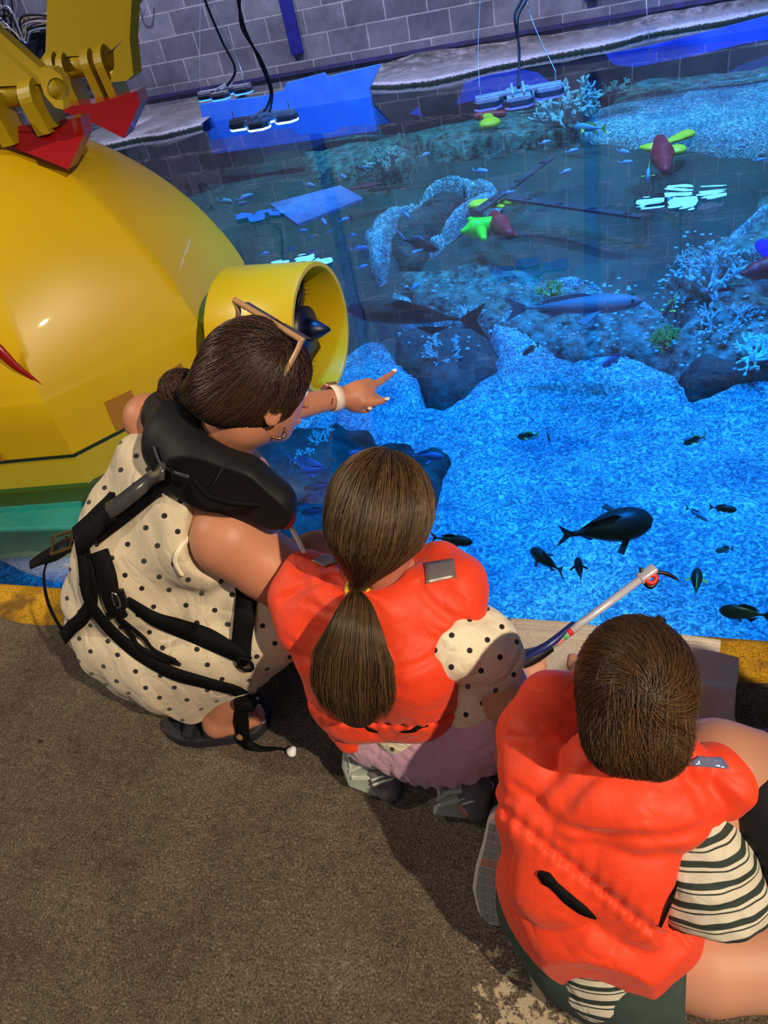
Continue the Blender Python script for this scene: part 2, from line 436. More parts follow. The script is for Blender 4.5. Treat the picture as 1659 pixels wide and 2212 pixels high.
L.new(mx, b.inputs['Base Color']); b.inputs['Roughness'].default_value = 0.9
bp = N.new('ShaderNodeBump'); bp.inputs['Strength'].default_value = 0.5; bp.inputs['Distance'].default_value = 0.01; L.new(br.outputs['Fac'], bp.inputs['Height']); bp.invert = True
L.new(bp.outputs['Normal'], b.inputs['Normal'])
tag(obj('wall_far', *box((-1.0, WY+0.1, 1.4), (14, 0.2, 6.2)), m_block, smooth=False), 'grey concrete block wall behind the pool', kind='structure')
# navy steel columns on the wall
m_navy = mat('navy paint', srgb(22, 26, 110), 0.5, var=(8, srgb(30, 36, 140), 0.2))
for (px_, py_, nm) in ((650, 150, 'left of the blue panel middle'), (1277, 15, 'right')):
    r_ = ray(px_, py_); t_ = (WY-0.03)/r_[1]; x_ = (CC+r_*t_)[0]
    v, f = box((x_, WY-0.02, 2.3), (0.135, 0.05, 4.0), bev=0.006)
    tag(obj('trim_2' if px_ < 900 else 'trim_3', v, f, m_navy, smooth=False), 'navy painted steel column on the block wall, '+nm, kind='structure')

# rough concrete lip at the foot of the wall
m_lip, N, L, b = newmat('rough concrete lip')
tc = N.new('ShaderNodeTexCoord'); o_ = tc.outputs['Object']; gm = N.new('ShaderNodeNewGeometry'); sx = N.new('ShaderNodeSeparateXYZ'); L.new(gm.outputs['Position'], sx.inputs[0])
n1 = noise(N, L, o_, 7, 8, 0.7); n2 = noise(N, L, o_, 40, 5, 0.7)
c1 = ramp(N, L, n1.outputs['Fac'], [(0.35, srgb(44, 44, 48)), (0.5, srgb(86, 82, 84)), (0.68, srgb(140, 136, 148))])
mm = N.new('ShaderNodeMath'); mm.operation = 'MULTIPLY_ADD'; L.new(n2.outputs['Fac'], mm.inputs[0]); mm.inputs[1].default_value = 0.05; L.new(sx.outputs['Z'], mm.inputs[2])
wl = ramp(N, L, mm.outputs[0], [(0.0, srgb(20, 30, 24)), (0.004, srgb(24, 36, 28)), (0.02, srgb(178, 176, 196)), (0.045, srgb(110, 108, 120))])
wf = ramp(N, L, mm.outputs[0], [(0.0, (1, 1, 1, 1)), (0.05, (0.8, 0.8, 0.8, 1)), (0.09, (0, 0, 0, 1))])
mx = mixc(N, L, wf.outputs['Color'], c1.outputs['Color'], wl.outputs['Color']); L.new(mx, b.inputs['Base Color']); b.inputs['Roughness'].default_value = 0.95
bp = N.new('ShaderNodeBump'); bp.inputs['Strength'].default_value = 0.8; bp.inputs['Distance'].default_value = 0.02; L.new(n1.outputs['Fac'], bp.inputs['Height']); L.new(bp.outputs['Normal'], b.inputs['Normal'])
def waterline(pts):              # pixels on the water line -> world x,y
    return np.array([H(a, c, WZ)[:2] for a, c in pts])
def lip(wp, name, top, label):
    wp = wp[np.argsort(wp[:, 0])]; xs = np.linspace(wp[0, 0], wp[-1, 0], 160); ys = np.minimum(np.interp(xs, wp[:, 0], wp[:, 1]), WY-0.22-0.06*np.sin(xs*3)); v = []; f = []; K = 12
    for i, x_ in enumerate(xs):
        for j in range(K):
            t = j/(K-1)
            if t < 0.35: z = -0.5+(0.5+WZ+0.05)*(t/0.35); y = ys[i]+0.12*(1-t/0.35)+0.02*math.sin(x_*9+t*4)
            else:
                u = (t-0.35)/0.65; z = 0.015+(top-0.015+0.025*math.sin(x_*2.3))*u**1.2; y = ys[i]+(WY+0.02-ys[i])*u**0.8
            q = np.array([[x_, y, z]]); z += 0.018*nz(q, 9, 3)[0]*(1 if t > 0.3 else 0.3); y += 0.02*nz(q, 14, 5)[0]
            v.append((x_, y, z))
    for i in range(len(xs)-1):
        for j in range(K-1): f.append([i*K+j, (i+1)*K+j, (i+1)*K+j+1, i*K+j+1])
    return tag(obj(name, v, f, m_lip), label, kind='structure')
lip(waterline([(120, 345), (300, 306), (350, 299), (430, 283), (436, 278)]), 'trim_4', 0.03, 'rough concrete lip of the pool, left piece')
lip(waterline([(798, 190), (850, 191), (930, 184), (1000, 166), (1100, 143), (1180, 128), (1270, 112), (1340, 96), (1420, 76), (1500, 52), (1590, 32), (1700, 5), (1800, -25)]), 'trim_5', 0.09, 'rough concrete lip of the pool, right piece')
# thin dark rubber skirting where block wall meets the lip
wb = mat('dark skirting', srgb(40, 36, 58), 0.7, var=(9, srgb(50, 44, 110), 0.15))
v, f = box((-1.5, WY-0.012, 0.13), (11, 0.03, 0.035)); tag(obj('baseboard_far', v, f, wb, smooth=False), 'dark painted line above the concrete lip', kind='structure')
# bright blue panel leaning in the gap of the lip
m_bpanel = mat('bright blue paint', srgb(40, 110, 255), 0.55, var=(5, srgb(60, 130, 255), 0.2))
A = H(452, 297, WZ); B_ = H(798, 192, WZ)
pl = lambda px_, py_: (lambda r: CC+r*((min(A[1], B_[1])-0.02)/r[1]))(ray(px_, py_))
yb = 7.72
pl = lambda px_, py_: (lambda r: CC+r*(yb/r[1]))(ray(px_, py_))
poly = [pl(432, 226), pl(500, 216), pl(560, 210), pl(612, 196), pl(618, 180), pl(700, 158), pl(705, 167), pl(822, 139), pl(798, 192), pl(790, 205), pl(436, 298)]
bl = [q for q in poly]; low = [V(poly[-3][0], yb, -0.35), V(poly[-1][0], yb, -0.35)]
tag(obj('wall_panel', *prism(bl[:9]+low, (0, 0.04, 0)), m_bpanel, smooth=False), 'bright blue painted panel with ragged top at the waterline', 'panel')

# tank shell under water
m_tank = mat('dark tank lining', srgb(20, 60, 120), 0.9, var=(1.6, srgb(52, 84, 120), 0.2), bump=(9, 0.8, 0.03))
tag(obj('wall_tank', *box((-1.0, WY-0.02, -1.35), (14, 0.2, 2.0)), m_tank, smooth=False), 'submerged tank wall', kind='structure')
# ------------------------------------------------------------------ water
m_water, N, L, b = newmat('water surface'); N.remove(b); out = N['Material Output']
tr = N.new('ShaderNodeBsdfTransparent'); tr.inputs[0].default_value = (0.46, 0.88, 1.0, 1)
gl = N.new('ShaderNodeBsdfGlossy'); gl.inputs['Roughness'].default_value = 0.0; gl.inputs['Color'].default_value = (0.9, 0.95, 1, 1)
fr = N.new('ShaderNodeFresnel'); fr.inputs['IOR'].default_value = 1.42
tc = N.new('ShaderNodeTexCoord'); mp = N.new('ShaderNodeMapping'); mp.inputs['Scale'].default_value = (0.5, 1.0, 1); L.new(tc.outputs['Object'], mp.inputs[0])
n1 = noise(N, L, mp.outputs[0], 5.5, 2, 0.5, 0.4)
# ring ripples around the fish that breaks the surface
rc = H(1330, 1105, WZ)
vs_ = N.new('ShaderNodeVectorMath'); vs_.operation = 'SUBTRACT'; L.new(tc.outputs['Object'], vs_.inputs[0]); vs_.inputs[1].default_value = (rc[0], rc[1], WZ)
vl = N.new('ShaderNodeVectorMath'); vl.operation = 'LENGTH'; L.new(vs_.outputs[0], vl.inputs[0])
sn = N.new('ShaderNodeMath'); sn.operation = 'MULTIPLY'; sn.inputs[1].default_value = 75; L.new(vl.outputs['Value'], sn.inputs[0])
s2 = N.new('ShaderNodeMath'); s2.operation = 'SINE'; L.new(sn.outputs[0], s2.inputs[0])
fo = N.new('ShaderNodeMapRange'); fo.inputs['From Min'].default_value = 0.08; fo.inputs['From Max'].default_value = 0.30; fo.inputs['To Min'].default_value = 0.22; fo.inputs['To Max'].default_value = 0; L.new(vl.outputs['Value'], fo.inputs['Value'])
m3 = N.new('ShaderNodeMath'); m3.operation = 'MULTIPLY'; L.new(s2.outputs[0], m3.inputs[0]); L.new(fo.outputs[0], m3.inputs[1])
m4 = N.new('ShaderNodeMath'); m4.operation = 'ADD'; L.new(m3.outputs[0], m4.inputs[0]); L.new(n1.outputs['Fac'], m4.inputs[1])
bp = N.new('ShaderNodeBump'); bp.inputs['Strength'].default_value = 0.035; bp.inputs['Distance'].default_value = 0.04; L.new(m4.outputs[0], bp.inputs['Height'])
L.new(bp.outputs['Normal'], gl.inputs['Normal'])
mx = N.new('ShaderNodeMixShader'); L.new(fr.outputs[0], mx.inputs[0]); L.new(tr.outputs[0], mx.inputs[1]); L.new(gl.outputs[0], mx.inputs[2]); L.new(mx.outputs[0], out.inputs['Surface'])
x0, x1, y0, y1 = -8, 6, EDGE-0.001, WY-0.005
tag(obj('water', [(x0, y0, WZ), (x1, y0, WZ), (x1, y1, WZ), (x0, y1, WZ)], [[0, 1, 2, 3]], m_water, smooth=False), 'clear calm aquarium water surface', kind='structure')

# ------------------------------------------------------------------ pool bed
def ZB(x, y):                    # the bed rises from the deep basin towards the far wall
    return np.interp(y, [1.0, 3.9, 5.6, 7.2, 9.0], [-1.38, -1.38, -1.02, -0.52, -0.46])
def HB(px, py, off=0.0):
    r = ray(px, py); t = np.linspace(0.8, 14, 3000); p = CC+r*t[:, None]; k = np.argmax(p[:, 2] < ZB(p[:, 0], p[:, 1])+off)
    return p[k]
m_bed = mat('dark rock bed', srgb(16, 44, 40), 0.95, var=(1.6, srgb(40, 84, 74), 0.22), bump=(7, 0.9, 0.04))
gx, gy = np.meshgrid(np.linspace(-7.5, 4.5, 140), np.linspace(EDGE+0.01, WY-0.02, 100), indexing='ij')
p3 = np.c_[gx.ravel(), gy.ravel(), 0*gx.ravel()]; zz = ZB(p3[:, 0], p3[:, 1])-0.12+0.05*nz(p3, 2.2, 2)+0.03*nz(p3, 7, 4)
g = np.arange(140*100).reshape(140, 100)
tag(obj('pool_floor', np.c_[p3[:, :2], zz], np.stack([g[:-1, :-1].ravel(), g[1:, :-1].ravel(), g[1:, 1:].ravel(), g[:-1, 1:].ravel()], 1), m_bed), 'dark rocky bed of the aquarium pool', kind='structure')
m_sand, N, L, b = newmat('coral sand')
tc = N.new('ShaderNodeTexCoord'); o_ = tc.outputs['Object']
n1 = noise(N, L, o_, 22, 3, 0.55, 2.2); n2 = noise(N, L, o_, 70, 3, 0.6, 1.0); n3 = noise(N, L, o_, 1.8, 4, 0.6)
mm = N.new('ShaderNodeMath'); mm.operation = 'MULTIPLY_ADD'; L.new(n2.outputs['Fac'], mm.inputs[0]); mm.inputs[1].default_value = 0.5; L.new(n1.outputs['Fac'], mm.inputs[2])
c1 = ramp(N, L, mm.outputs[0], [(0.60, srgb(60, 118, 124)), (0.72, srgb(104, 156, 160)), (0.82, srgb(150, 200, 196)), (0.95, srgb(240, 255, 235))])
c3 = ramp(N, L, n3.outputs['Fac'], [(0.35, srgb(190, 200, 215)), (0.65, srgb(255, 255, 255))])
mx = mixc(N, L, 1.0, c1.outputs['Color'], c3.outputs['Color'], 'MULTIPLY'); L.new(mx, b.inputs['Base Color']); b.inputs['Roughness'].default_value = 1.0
b.inputs['Specular IOR Level'].default_value = 0.0
bp = N.new('ShaderNodeBump'); bp.inputs['Strength'].default_value = 0.6; bp.inputs['Distance'].default_value = 0.02; L.new(mm.outputs[0], bp.inputs['Height']); L.new(bp.outputs['Normal'], b.inputs['Normal'])

def mound(name, m, outline=None, path=None, off=0.0, h=0.12, label=None, rough=0.03, res=0.03, seed=1, slope=0.08, bulge=0.0, kind=None, cat=None, jag=None):
    """a low solid heap on the bed: filled pixel outline, or a pixel path [(x, y, halfwidth)]"""
    if outline is not None:
        pts = np.array([HB(a, c, off)[:2] for a, c in outline]); q = []
        for i in range(len(pts)):
            a = pts[i]; c = pts[(i+1) % len(pts)]; k = max(1, int(np.linalg.norm(c-a)/0.03))
            for j in range(k): q.append(a+(c-a)*j/k)
        q = np.array(q)
        def sdf(p):
            c = np.zeros(len(p), bool)
            j = len(q)-1
            for i in range(len(q)):
                yi, yj = q[i, 1], q[j, 1]
                if yi != yj: c ^= ((yi > p[:, 1]) != (yj > p[:, 1])) & (p[:, 0] < (q[j, 0]-q[i, 0])*(p[:, 1]-yi)/(yj-yi)+q[i, 0])
                j = i
            dd = np.full(len(p), 9.0)
            for i in range(len(q)): dd = np.minimum(dd, (p[:, 0]-q[i, 0])**2+(p[:, 1]-q[i, 1])**2)
            return np.where(c, 1, -1)*np.sqrt(dd)
        lo = q.min(0)-0.15; hi = q.max(0)+0.15
    else:
        c3_ = np.array([HB(a, c, off) for a, c, r_ in path]); rr = np.array([r_/FPX*depth(p_) for p_, (a, c, r_) in zip(c3_, path)]); pts = c3_[:, :2]
        def sdf(p):
            best = np.full(len(p), -9.0)
            for i in range(len(pts)-1):
                ba = pts[i+1]-pts[i]; t = np.clip((p-pts[i])@ba/(ba@ba), 0, 1)
                best = np.maximum(best, rr[i]+(rr[i+1]-rr[i])*t-np.linalg.norm(p-pts[i]-t[:, None]*ba, axis=1))
            return best
        lo = pts.min(0)-rr.max()-0.15; hi = pts.max(0)+rr.max()+0.15
    lo[1] = max(lo[1], EDGE+0.005); hi[1] = min(hi[1], WY-0.16); lo[0] = max(lo[0], -7); hi[0] = min(hi[0], 4)
    nx, ny = int((hi[0]-lo[0])/res)+1, int((hi[1]-lo[1])/res)+1
    gx, gy = np.meshgrid(np.linspace(lo[0], hi[0], nx), np.linspace(lo[1], hi[1], ny), indexing='ij'); p = np.c_[gx.ravel(), gy.ravel()]
    p3 = np.c_[p, np.zeros(len(p))]
    jg = rough if jag is None else jag
    F = lambda x_: sdf(x_)+jg*nz(np.c_[x_, 0*x_[:, 0]], 8, seed)+jg*0.5*nz(np.c_[x_, 0*x_[:, 0]], 26, seed+1)
    sd = F(p); keep = sd > -res*1.5
    out = keep & (sd < 0)
    if out.any():                 # snap the outermost ring on to the outline
        e = 0.004; po = p[out]
        for _ in range(2):
            s0 = F(po); gr = np.c_[F(po+[e, 0])-s0, F(po+[0, e])-s0]/e; po = po-gr*(s0/np.maximum((gr**2).sum(1), 0.3))[:, None]
        p = p.copy(); p[out] = po
    prof = np.clip(np.maximum(sd, 0)/slope, 0, 1); prof = np.sqrt(prof*(2-prof))
    zz = ZB(p[:, 0], p[:, 1])+off-h+h*prof+bulge*np.clip(sd/max(sd.max(), 0.05), 0, 1)**0.7+(rough*0.5*nz(p3, 6, seed+3)+rough*0.3*nz(p3, 17, seed+4))*prof
    ids = np.full(len(p), -1); ids[keep] = np.arange(keep.sum()); v = np.c_[p, zz][keep]; g = ids.reshape(nx, ny)
    a, b_, c, d_ = g[:-1, :-1], g[1:, :-1], g[1:, 1:], g[:-1, 1:]; ok = (a >= 0) & (b_ >= 0) & (c >= 0) & (d_ >= 0)
    o = obj(name, v, np.stack([a[ok], b_[ok], c[ok], d_[ok]], 1), m)
    return tag(o, label, cat, kind=kind)
near = [(-500, 1100), (-200, 1500), (300, 1900), (1100, 2050), (2100, 2050), (2400, 1300), (2100, 860), (1700, 815), (1659, 812), (1560, 830), (1500, 850), (1480, 800), (1400, 775), (1370, 760), (1290, 765), (1240, 768), (1150, 715), (1100, 700), (1060, 690), (1080, 740), (1060, 790), (1000, 840), (960, 870), (920, 860), (905, 810), (860, 780), (840, 735), (800, 720), (740, 760), (600, 860), (300, 900)]
mound('sand_bed', m_sand, outline=near, label='blue-lit coral sand covering the near pool bed', rough=0.03, res=0.05, seed=3, kind='stuff', cat='sand', h=0.14)
mound('sand_bed', m_sand, outline=[(1150, 262), (1250, 280), (1360, 296), (1480, 300), (1560, 312), (1700, 325), (2000, 300), (2000, 40), (1659, 145), (1520, 172), (1400, 200), (1310, 225)], label='bright blue sand field on the far right of the pool', rough=0.03, res=0.05, seed=5, kind='stuff', cat='sand')
mound('sand_ledge', m_sand, path=[(812, 560, 18), (808, 500, 26), (845, 450, 16), (885, 437, 9), (905, 402, 9), (940, 378, 9), (985, 372, 7), (1050, 385, 9), (1085, 388, 4)], off=0.12, h=0.2, label='sandy ledge curling round the left of a dark boulder', res=0.02, seed=8, kind='stuff', cat='sand', jag=0.03)
mound('sand_ledge', m_sand, path=[(1080, 395, 8), (1030, 420, 14), (985, 450, 12), (955, 480, 7), (925, 510, 4)], off=0.12, h=0.2, label='sandy ledge slanting beside the yellow and green toys', res=0.02, seed=9, kind='stuff', cat='sand', jag=0.03)
mound('sand_ledge', m_sand, path=[(850, 625, 12), (890, 670, 32), (950, 665, 26), (985, 690, 18), (1010, 650, 10)], off=0.05, h=0.2, label='pale sandy patch behind the big dark fish', res=0.02, seed=11, kind='stuff', cat='sand', jag=0.04)
# ================================================================== LED FIXTURES
m_alu = mat('brushed aluminium', srgb(190, 186, 196), 0.45, 0.25, var=(30, srgb(140, 138, 150), 0.3))
m_alub = mat('dark fixture housing', srgb(64, 62, 72), 0.5)
m_led = mat('blue led', srgb(60, 120, 255), 0.3, emit=(srgb(70, 150, 255), 26))
m_leddim = mat('dim blue led', srgb(30, 60, 255), 0.3, emit=(srgb(40, 100, 255), 5))
m_ledoff = mat('faint led', srgb(120, 130, 200), 0.3, emit=(srgb(90, 110, 255), 0.6))
m_cable = mat('black rubber cable', srgb(14, 14, 18), 0.6)
m_wire = mat('steel suspension wire', srgb(170, 175, 200), 0.4, 0.6)
def fixture(c, ang, label, led, cabs, scale=1.0, tilt=0.0):
    c = np.asarray(c); e = empty('aquarium_light', c, label, 'light fixture', 'hanging LED light clusters over the pool')
    ca, sa = math.cos(ang), math.sin(ang); R = np.array([[ca, -sa, 0], [sa, ca, 0], [0, 0, 1.]])
    w_ = lambda x, y, z: c+R@(np.array([x, y, z])*scale)
    rail = MB()
    for dy in (-0.02, 0.02): rail.add(box(w_(0, dy, 0.045), (0.46*scale, 0.016*scale, 0.016*scale), R, 0.002))
    for dx in (-0.03, 0.03): rail.add(box(w_(dx, 0, 0.058), (0.014*scale, 0.24*scale, 0.014*scale), R, 0.002))
    rail.obj('rail', m_alu, e)
    for (mx_, my_, hx, hy) in ((-0.165, 0, 0.078, 0.058), (0.165, 0, 0.078, 0.058), (0.0, -0.088, 0.078, 0.058), (0.0, 0.088, 0.078, 0.058)):
        hexa = [w_(mx_+a*hx, my_+b_*hy, 0) for a, b_ in ((-1, -.35), (-.6, -1), (.6, -1), (1, -.35), (1, .35), (.6, 1), (-.6, 1), (-1, .35))]
        mo = MB().add(prism(hexa, (0, 0, 0.026*scale))).obj('led_module', m_alub, e)
        fin = MB()
        for k in range(5): fin.add(box(w_(mx_, my_+(-0.6+0.3*k)*hy, 0.033), (hx*1.6*scale, 0.012*scale, 0.016*scale), R))
        fin.obj('heat_sink', m_alu, mo)
        inn = [w_(mx_+a*hx*0.97, my_+b_*hy*0.97, -0.012) for a, b_ in ((-1, -.35), (-.6, -1), (.6, -1), (1, -.35), (1, .35), (.6, 1), (-.6, 1), (-1, .35))]
        MB().add(prism(inn, (0, 0, 0.0119*scale))).obj('led_lens', led, mo)
    for k, (path, r_) in enumerate(cabs):
        obj('cable', *tube([np.asarray(q) for q in path], r_, 6, smooth_n=40), m_cable if r_ > 0.004 else m_wire, e)
    if True:
        for sx_ in (-0.2, 0.2):
            MB().add(tube([w_(sx_, 0, 0.05), w_(sx_, 0, 0.10)], 0.004*scale, 6)).obj('hook', m_wire, e)
    return e
def up(px, py, Z): return P(px, py, Z)
zA, zB, zC = 5.88, 4.76, None
LA = P(487, 205, 5.88); LB = P(570, 266, 4.76); LC = H(1120, 216, 0.44); zC = depth(LC)
fixture(LA, 0.02, 'dim hanging LED light cluster in front of the blue panel, nearest the wall', m_leddim,
        [([LA+V(0.02, 0, 0.05), P(508, 150, 5.75), P(478, 85, 5.6), P(443, 0, 5.4), P(430, -60, 5.3)], 0.010),
         ([LA+V(-0.2, 0, .1), P(432, 60, 5.8), P(434, -50, 5.7)], 0.0022), ([LA+V(0.2, 0, .1), P(513, 130, 5.8), P(440, -40, 5.6)], 0.0022)])
fixture(LB, 0.02, 'brightly lit LED light cluster hanging just over the water beside the submarine', m_led,
        [([LB+V(0.02, 0, 0.06), P(585, 200, 4.72), P(560, 130, 4.6), P(528, 60, 4.5), P(512, -10, 4.4), P(505, -60, 4.4)], 0.009),
         ([LB+V(0.06, 0, 0.06), P(588, 196, 4.70), P(564, 128, 4.58), P(522, 60, 4.48), P(518, -10, 4.4), P(512, -60, 4.4)], 0.007)])
fixture(LC, 0.16, 'grey unlit-looking LED light cluster hanging over the middle of the pool', m_ledoff,
        [([LC+V(0, 0, 0.06), P(1122, 110, 3.95), P(1112, 40, 3.9), P(1122, 10, 3.9), P(1150, -40, 3.9)], 0.007),
         ([LC+V(0.01, 0, 0.06), P(1120, 105, 3.93), P(1119, 40, 3.9), P(1135, 5, 3.9), P(1160, -40, 3.9)], 0.006),
         ([LC+V(0.2, 0.03, .1), P(1150, 45, 3.95), P(1130, -40, 3.95)], 0.0022), ([LC+V(-0.2, -0.03, .1), P(1033, 100, 3.95), P(1040, -60, 3.95)], 0.0015)])
LD = H(1470, 428, -1.16); LD = V(LD[0], LD[1], 2*WZ+1.16)
fixture(LD, 0.1, 'glaring LED light cluster seen as a mirror image at the right of the pool', m_led,
        [([LD+V(0, 0, 0.05), LD+V(0.05, 0, 0.8), LD+V(0.02, 0, 1.6)], 0.008)], scale=1.6)
# thin wire that hangs into the water at the upper right
wt = H(1405, 140, WZ+0.02); wu = P(1393, -40, depth(wt)*0.95)
tag(obj('hanging_wire', *tube([wu, wt], 0.003, 6), m_wire), 'thin pale wire hanging down to the water at the upper right', 'wire')
# cable tray with bundled cables high on the wall at the far left
def wallp(px, py, y): r = ray(px, py); return CC+r*(y/r[1])
e = empty('cable_tray', wallp(60, 60, 8.5), 'bundle of tan and black cables on a wall shelf in the top left corner', 'cables')
m_tan = mat('tan cable jacket', srgb(176, 156, 136), 0.7, var=(12, srgb(120, 104, 96), 0.2))
shp = [wallp(-60, 70, 8.3), wallp(130, 40, 8.3), wallp(130, 66, 8.3), wallp(-60, 96, 8.3)]
MB().add(prism([wallp(-90, 62, 8.5), wallp(135, 26, 8.5), wallp(135, 60, 8.5), wallp(-90, 98, 8.5)], (0, 0.15, 0))).obj('shelf', m_tan, e)
for k in range(9):
    a = [(-60+rng.normal()*10, 40+k*9), (10+rng.normal()*12, 40+rng.normal()*22), (30+k*3, 60+k*4), (70+rng.normal()*10, 50+rng.normal()*12), (140, 25+k*4)]
    obj('cable', *tube([wallp(x_, y_, 8.40-0.02*k) for x_, y_ in a], 0.012, 6, smooth_n=40), [m_cable, m_tan, m_wire][k % 3], e)
for k in range(4):
    a = [(-10+k*9, -60), (6+k*10, 10), (14+k*5, 60), (24+k*6, 85), (32+k*2, 120)]
    obj('cable', *tube([wallp(x_, y_, 8.3) for x_, y_ in a], 0.010, 6, smooth_n=30), [m_cable, m_wire][k % 2], e)
tag(obj('wall_bracket', *prism([wallp(88, 60, 8.4), wallp(104, 55, 8.4), wallp(90, 128, 8.4), wallp(72, 134, 8.4)], (0, 0.25, 0)), mat('dark steel', srgb(52, 46, 60), 0.5, 0.5), smooth=False), 'dark steel bracket on the block wall behind the yellow lifting arm', 'bracket')
obj_loop = tube([wallp(282, -12, 8.6), wallp(283, 10, 8.55), wallp(298, 10, 8.55), wallp(312, -12, 8.6)], 0.009, 6, smooth_n=20)
tag(obj('cable_loop', *obj_loop, m_cable), 'short loop of black cable on the wall at the top beside the yellow arm', 'cable')

# ================================================================== SUBMARINE
m_yel = mat('submarine yellow', srgb(206, 174, 14), 0.38, spec=0.35, var=(1.6, srgb(196, 160, 12), 0.3), coat=0.1)
m_yel2 = mat('submarine yellow arms', srgb(176, 148, 10), 0.4, spec=0.4, coat=0.15)
m_olv = mat('submarine green keel', srgb(70, 120, 20), 0.5, var=(4, srgb(40, 100, 30), 0.2))
m_olv2 = mat('submarine waterline band', srgb(170, 152, 22), 0.4, coat=0.2)  # olive tone paints the shade on the lower yellow hull
m_seam = mat('dark green seam line', srgb(14, 40, 24), 0.5)
m_red = mat('submarine red fin', srgb(156, 12, 16), 0.25, spec=0.6, coat=0.6)
m_teal = mat('teal pontoon', srgb(40, 150, 130), 0.6, var=(5, srgb(80, 180, 150), 0.25), bump=(12, 0.4, 0.02))
m_patch = mat('ochre patch', srgb(158, 108, 16), 0.45)
m_dnavy = mat('dark navy propeller', srgb(10, 16, 44), 0.4)
SC = V(-2.333, 2.441, 0.31); SA = math.radians(8.0); AP = 0.76
sub = empty('submarine', (SC[0], SC[1], -0.4), 'yellow submarine with a round dome, red fins and a duct thruster, floating at the left', 'submarine')
def octr(th):                       # radius of the octagon with apothem 1
    a = (th-SA) % (math.pi/4); a = abs(a-math.pi/8) if False else a
    k = (th-SA+math.pi/8) % (math.pi/4)-math.pi/8
    return 1/math.cos(k)
def hull(levels, n=192):
    v = []; f = []
    for (z, r_, mix) in levels:
        for j in range(n):
            th = 2*math.pi*j/n+SA+math.pi/8; o = octr(th); rr = r_*(o*(1-mix)+1.04*mix)
            v.append((SC[0]+rr*math.cos(th), SC[1]+rr*math.sin(th), z))
    for i in range(len(levels)-1):
        for j in range(n): f.append([i*n+j, i*n+(j+1) % n, (i+1)*n+(j+1) % n, (i+1)*n+j])
    return v, f
TOPZ = 0.31
lev = [(0.082, AP*1.0, 0), (0.20, AP*1.0, 0), (TOPZ-0.004, AP*1.0, 0), (TOPZ, AP*0.998, 0)]
lev2 = []
for k in range(1, 40):
    a0 = 0.30; a = a0+(math.pi/2-a0)*k/40; lev2.append((TOPZ+0.72*(math.sin(a)-math.sin(a0))/(1-math.sin(a0)), AP*math.cos(a)/math.cos(a0), min(1, (a-a0)/1.05)**1.2))
v, f = hull(lev+lev2+[(TOPZ+0.72, 0.001, 1)])
h_ = obj('hull', v, f, m_yel, sub, label='glossy yellow domed hull')
mo = h_.modifiers.new('es', 'EDGE_SPLIT'); mo.split_angle = math.radians(38)
obj('seam_line', *hull([(0.070, AP*1.004, 0), (0.084, AP*1.004, 0)]), m_seam, sub, label='dark green line round the hull')
v, f = hull([(-0.07, AP*1.02, 0), (-0.02, AP*1.02, 0), (0.071, AP*0.999, 0)]); k_ = obj('waterline_band', v, f, m_olv2, sub, label='yellow band under the seam, its shade painted olive')
k_.modifiers.new('es', 'EDGE_SPLIT').split_angle = math.radians(35)
v, f = hull([(-0.55, AP*0.7, 0), (-0.35, AP*1.03, 0), (-0.065, AP*1.03, 0)]); k_ = obj('keel', v, f, m_olv, sub, label='green submerged keel')
k_.modifiers.new('es', 'EDGE_SPLIT').split_angle = math.radians(35)
# ochre squares on the right face
def face_pt(px, py, off=0.004):
    """pixel on the right-hand vertical octagon face"""
    th = SA-math.pi/4; n_ = V(math.cos(th), math.sin(th), 0); r = ray(px, py); t = ((SC+n_*(AP+off)-CC)@n_)/(r@n_); return CC+r*t, n_
for sq in ([(225, 870), (284, 843), (306, 900), (252, 934)], [(341, 820), (391, 784), (415, 825), (356, 866)]):
    pp = [face_pt(*q)[0] for q in sq]; n_ = face_pt(*sq[0])[1]
    obj('ochre_square', *prism(pp, -n_*0.003), m_patch, sub, smooth=False, label='flat ochre square on the side of the hull')
th = SA-math.pi/2; n_ = V(math.cos(th), math.sin(th), 0)
pf = lambda px, py: (lambda r: CC+r*(((SC+n_*(AP+.004)-CC)@n_)/(r@n_)))(ray(px, py))
obj('ochre_square', *prism([pf(-80, 990), pf(-60, 950), pf(-5, 975), pf(8, 997)], -n_*0.003), m_patch, sub, smooth=False)
dome = s_ell((SC[0], SC[1], TOPZ), (AP*1.045, AP*1.045, 0.74))
pp, nn_ = on(dome, [(-30, 735), (0, 757), (35, 790), (70, 815), (100, 838)], 0.004)
obj('red_stripe', *ribbon(pp, nn_, [0.05, 0.001], 0.004, 20), m_red, sub, label='thin red pointed stripe on the dome')
# red fins on top of the dome
def finplate(poly, Z, dv, parent=sub, m=m_red, name='fin', label=None):
    p_ = [P(a, c, Z) for a, c in poly]; return obj(name, *prism(p_, dv), m, parent, smooth=False, label=label)
d1 = P(200, 281, 2.62)-P(181, 291, 2.55)
finplate([(-90, 282), (0, 279), (172, 253), (181, 291), (147, 366), (0, 307), (-90, 275)], 2.50, d1, label='glossy red wedge fin, front')
d2 = P(320, 212, 2.96)-P(302, 225, 2.88)
finplate([(100, 236), (213, 222), (295, 197), (302, 225), (268, 299), (198, 264), (130, 240)], 2.78, d2, label='dark red wedge fin, rear')
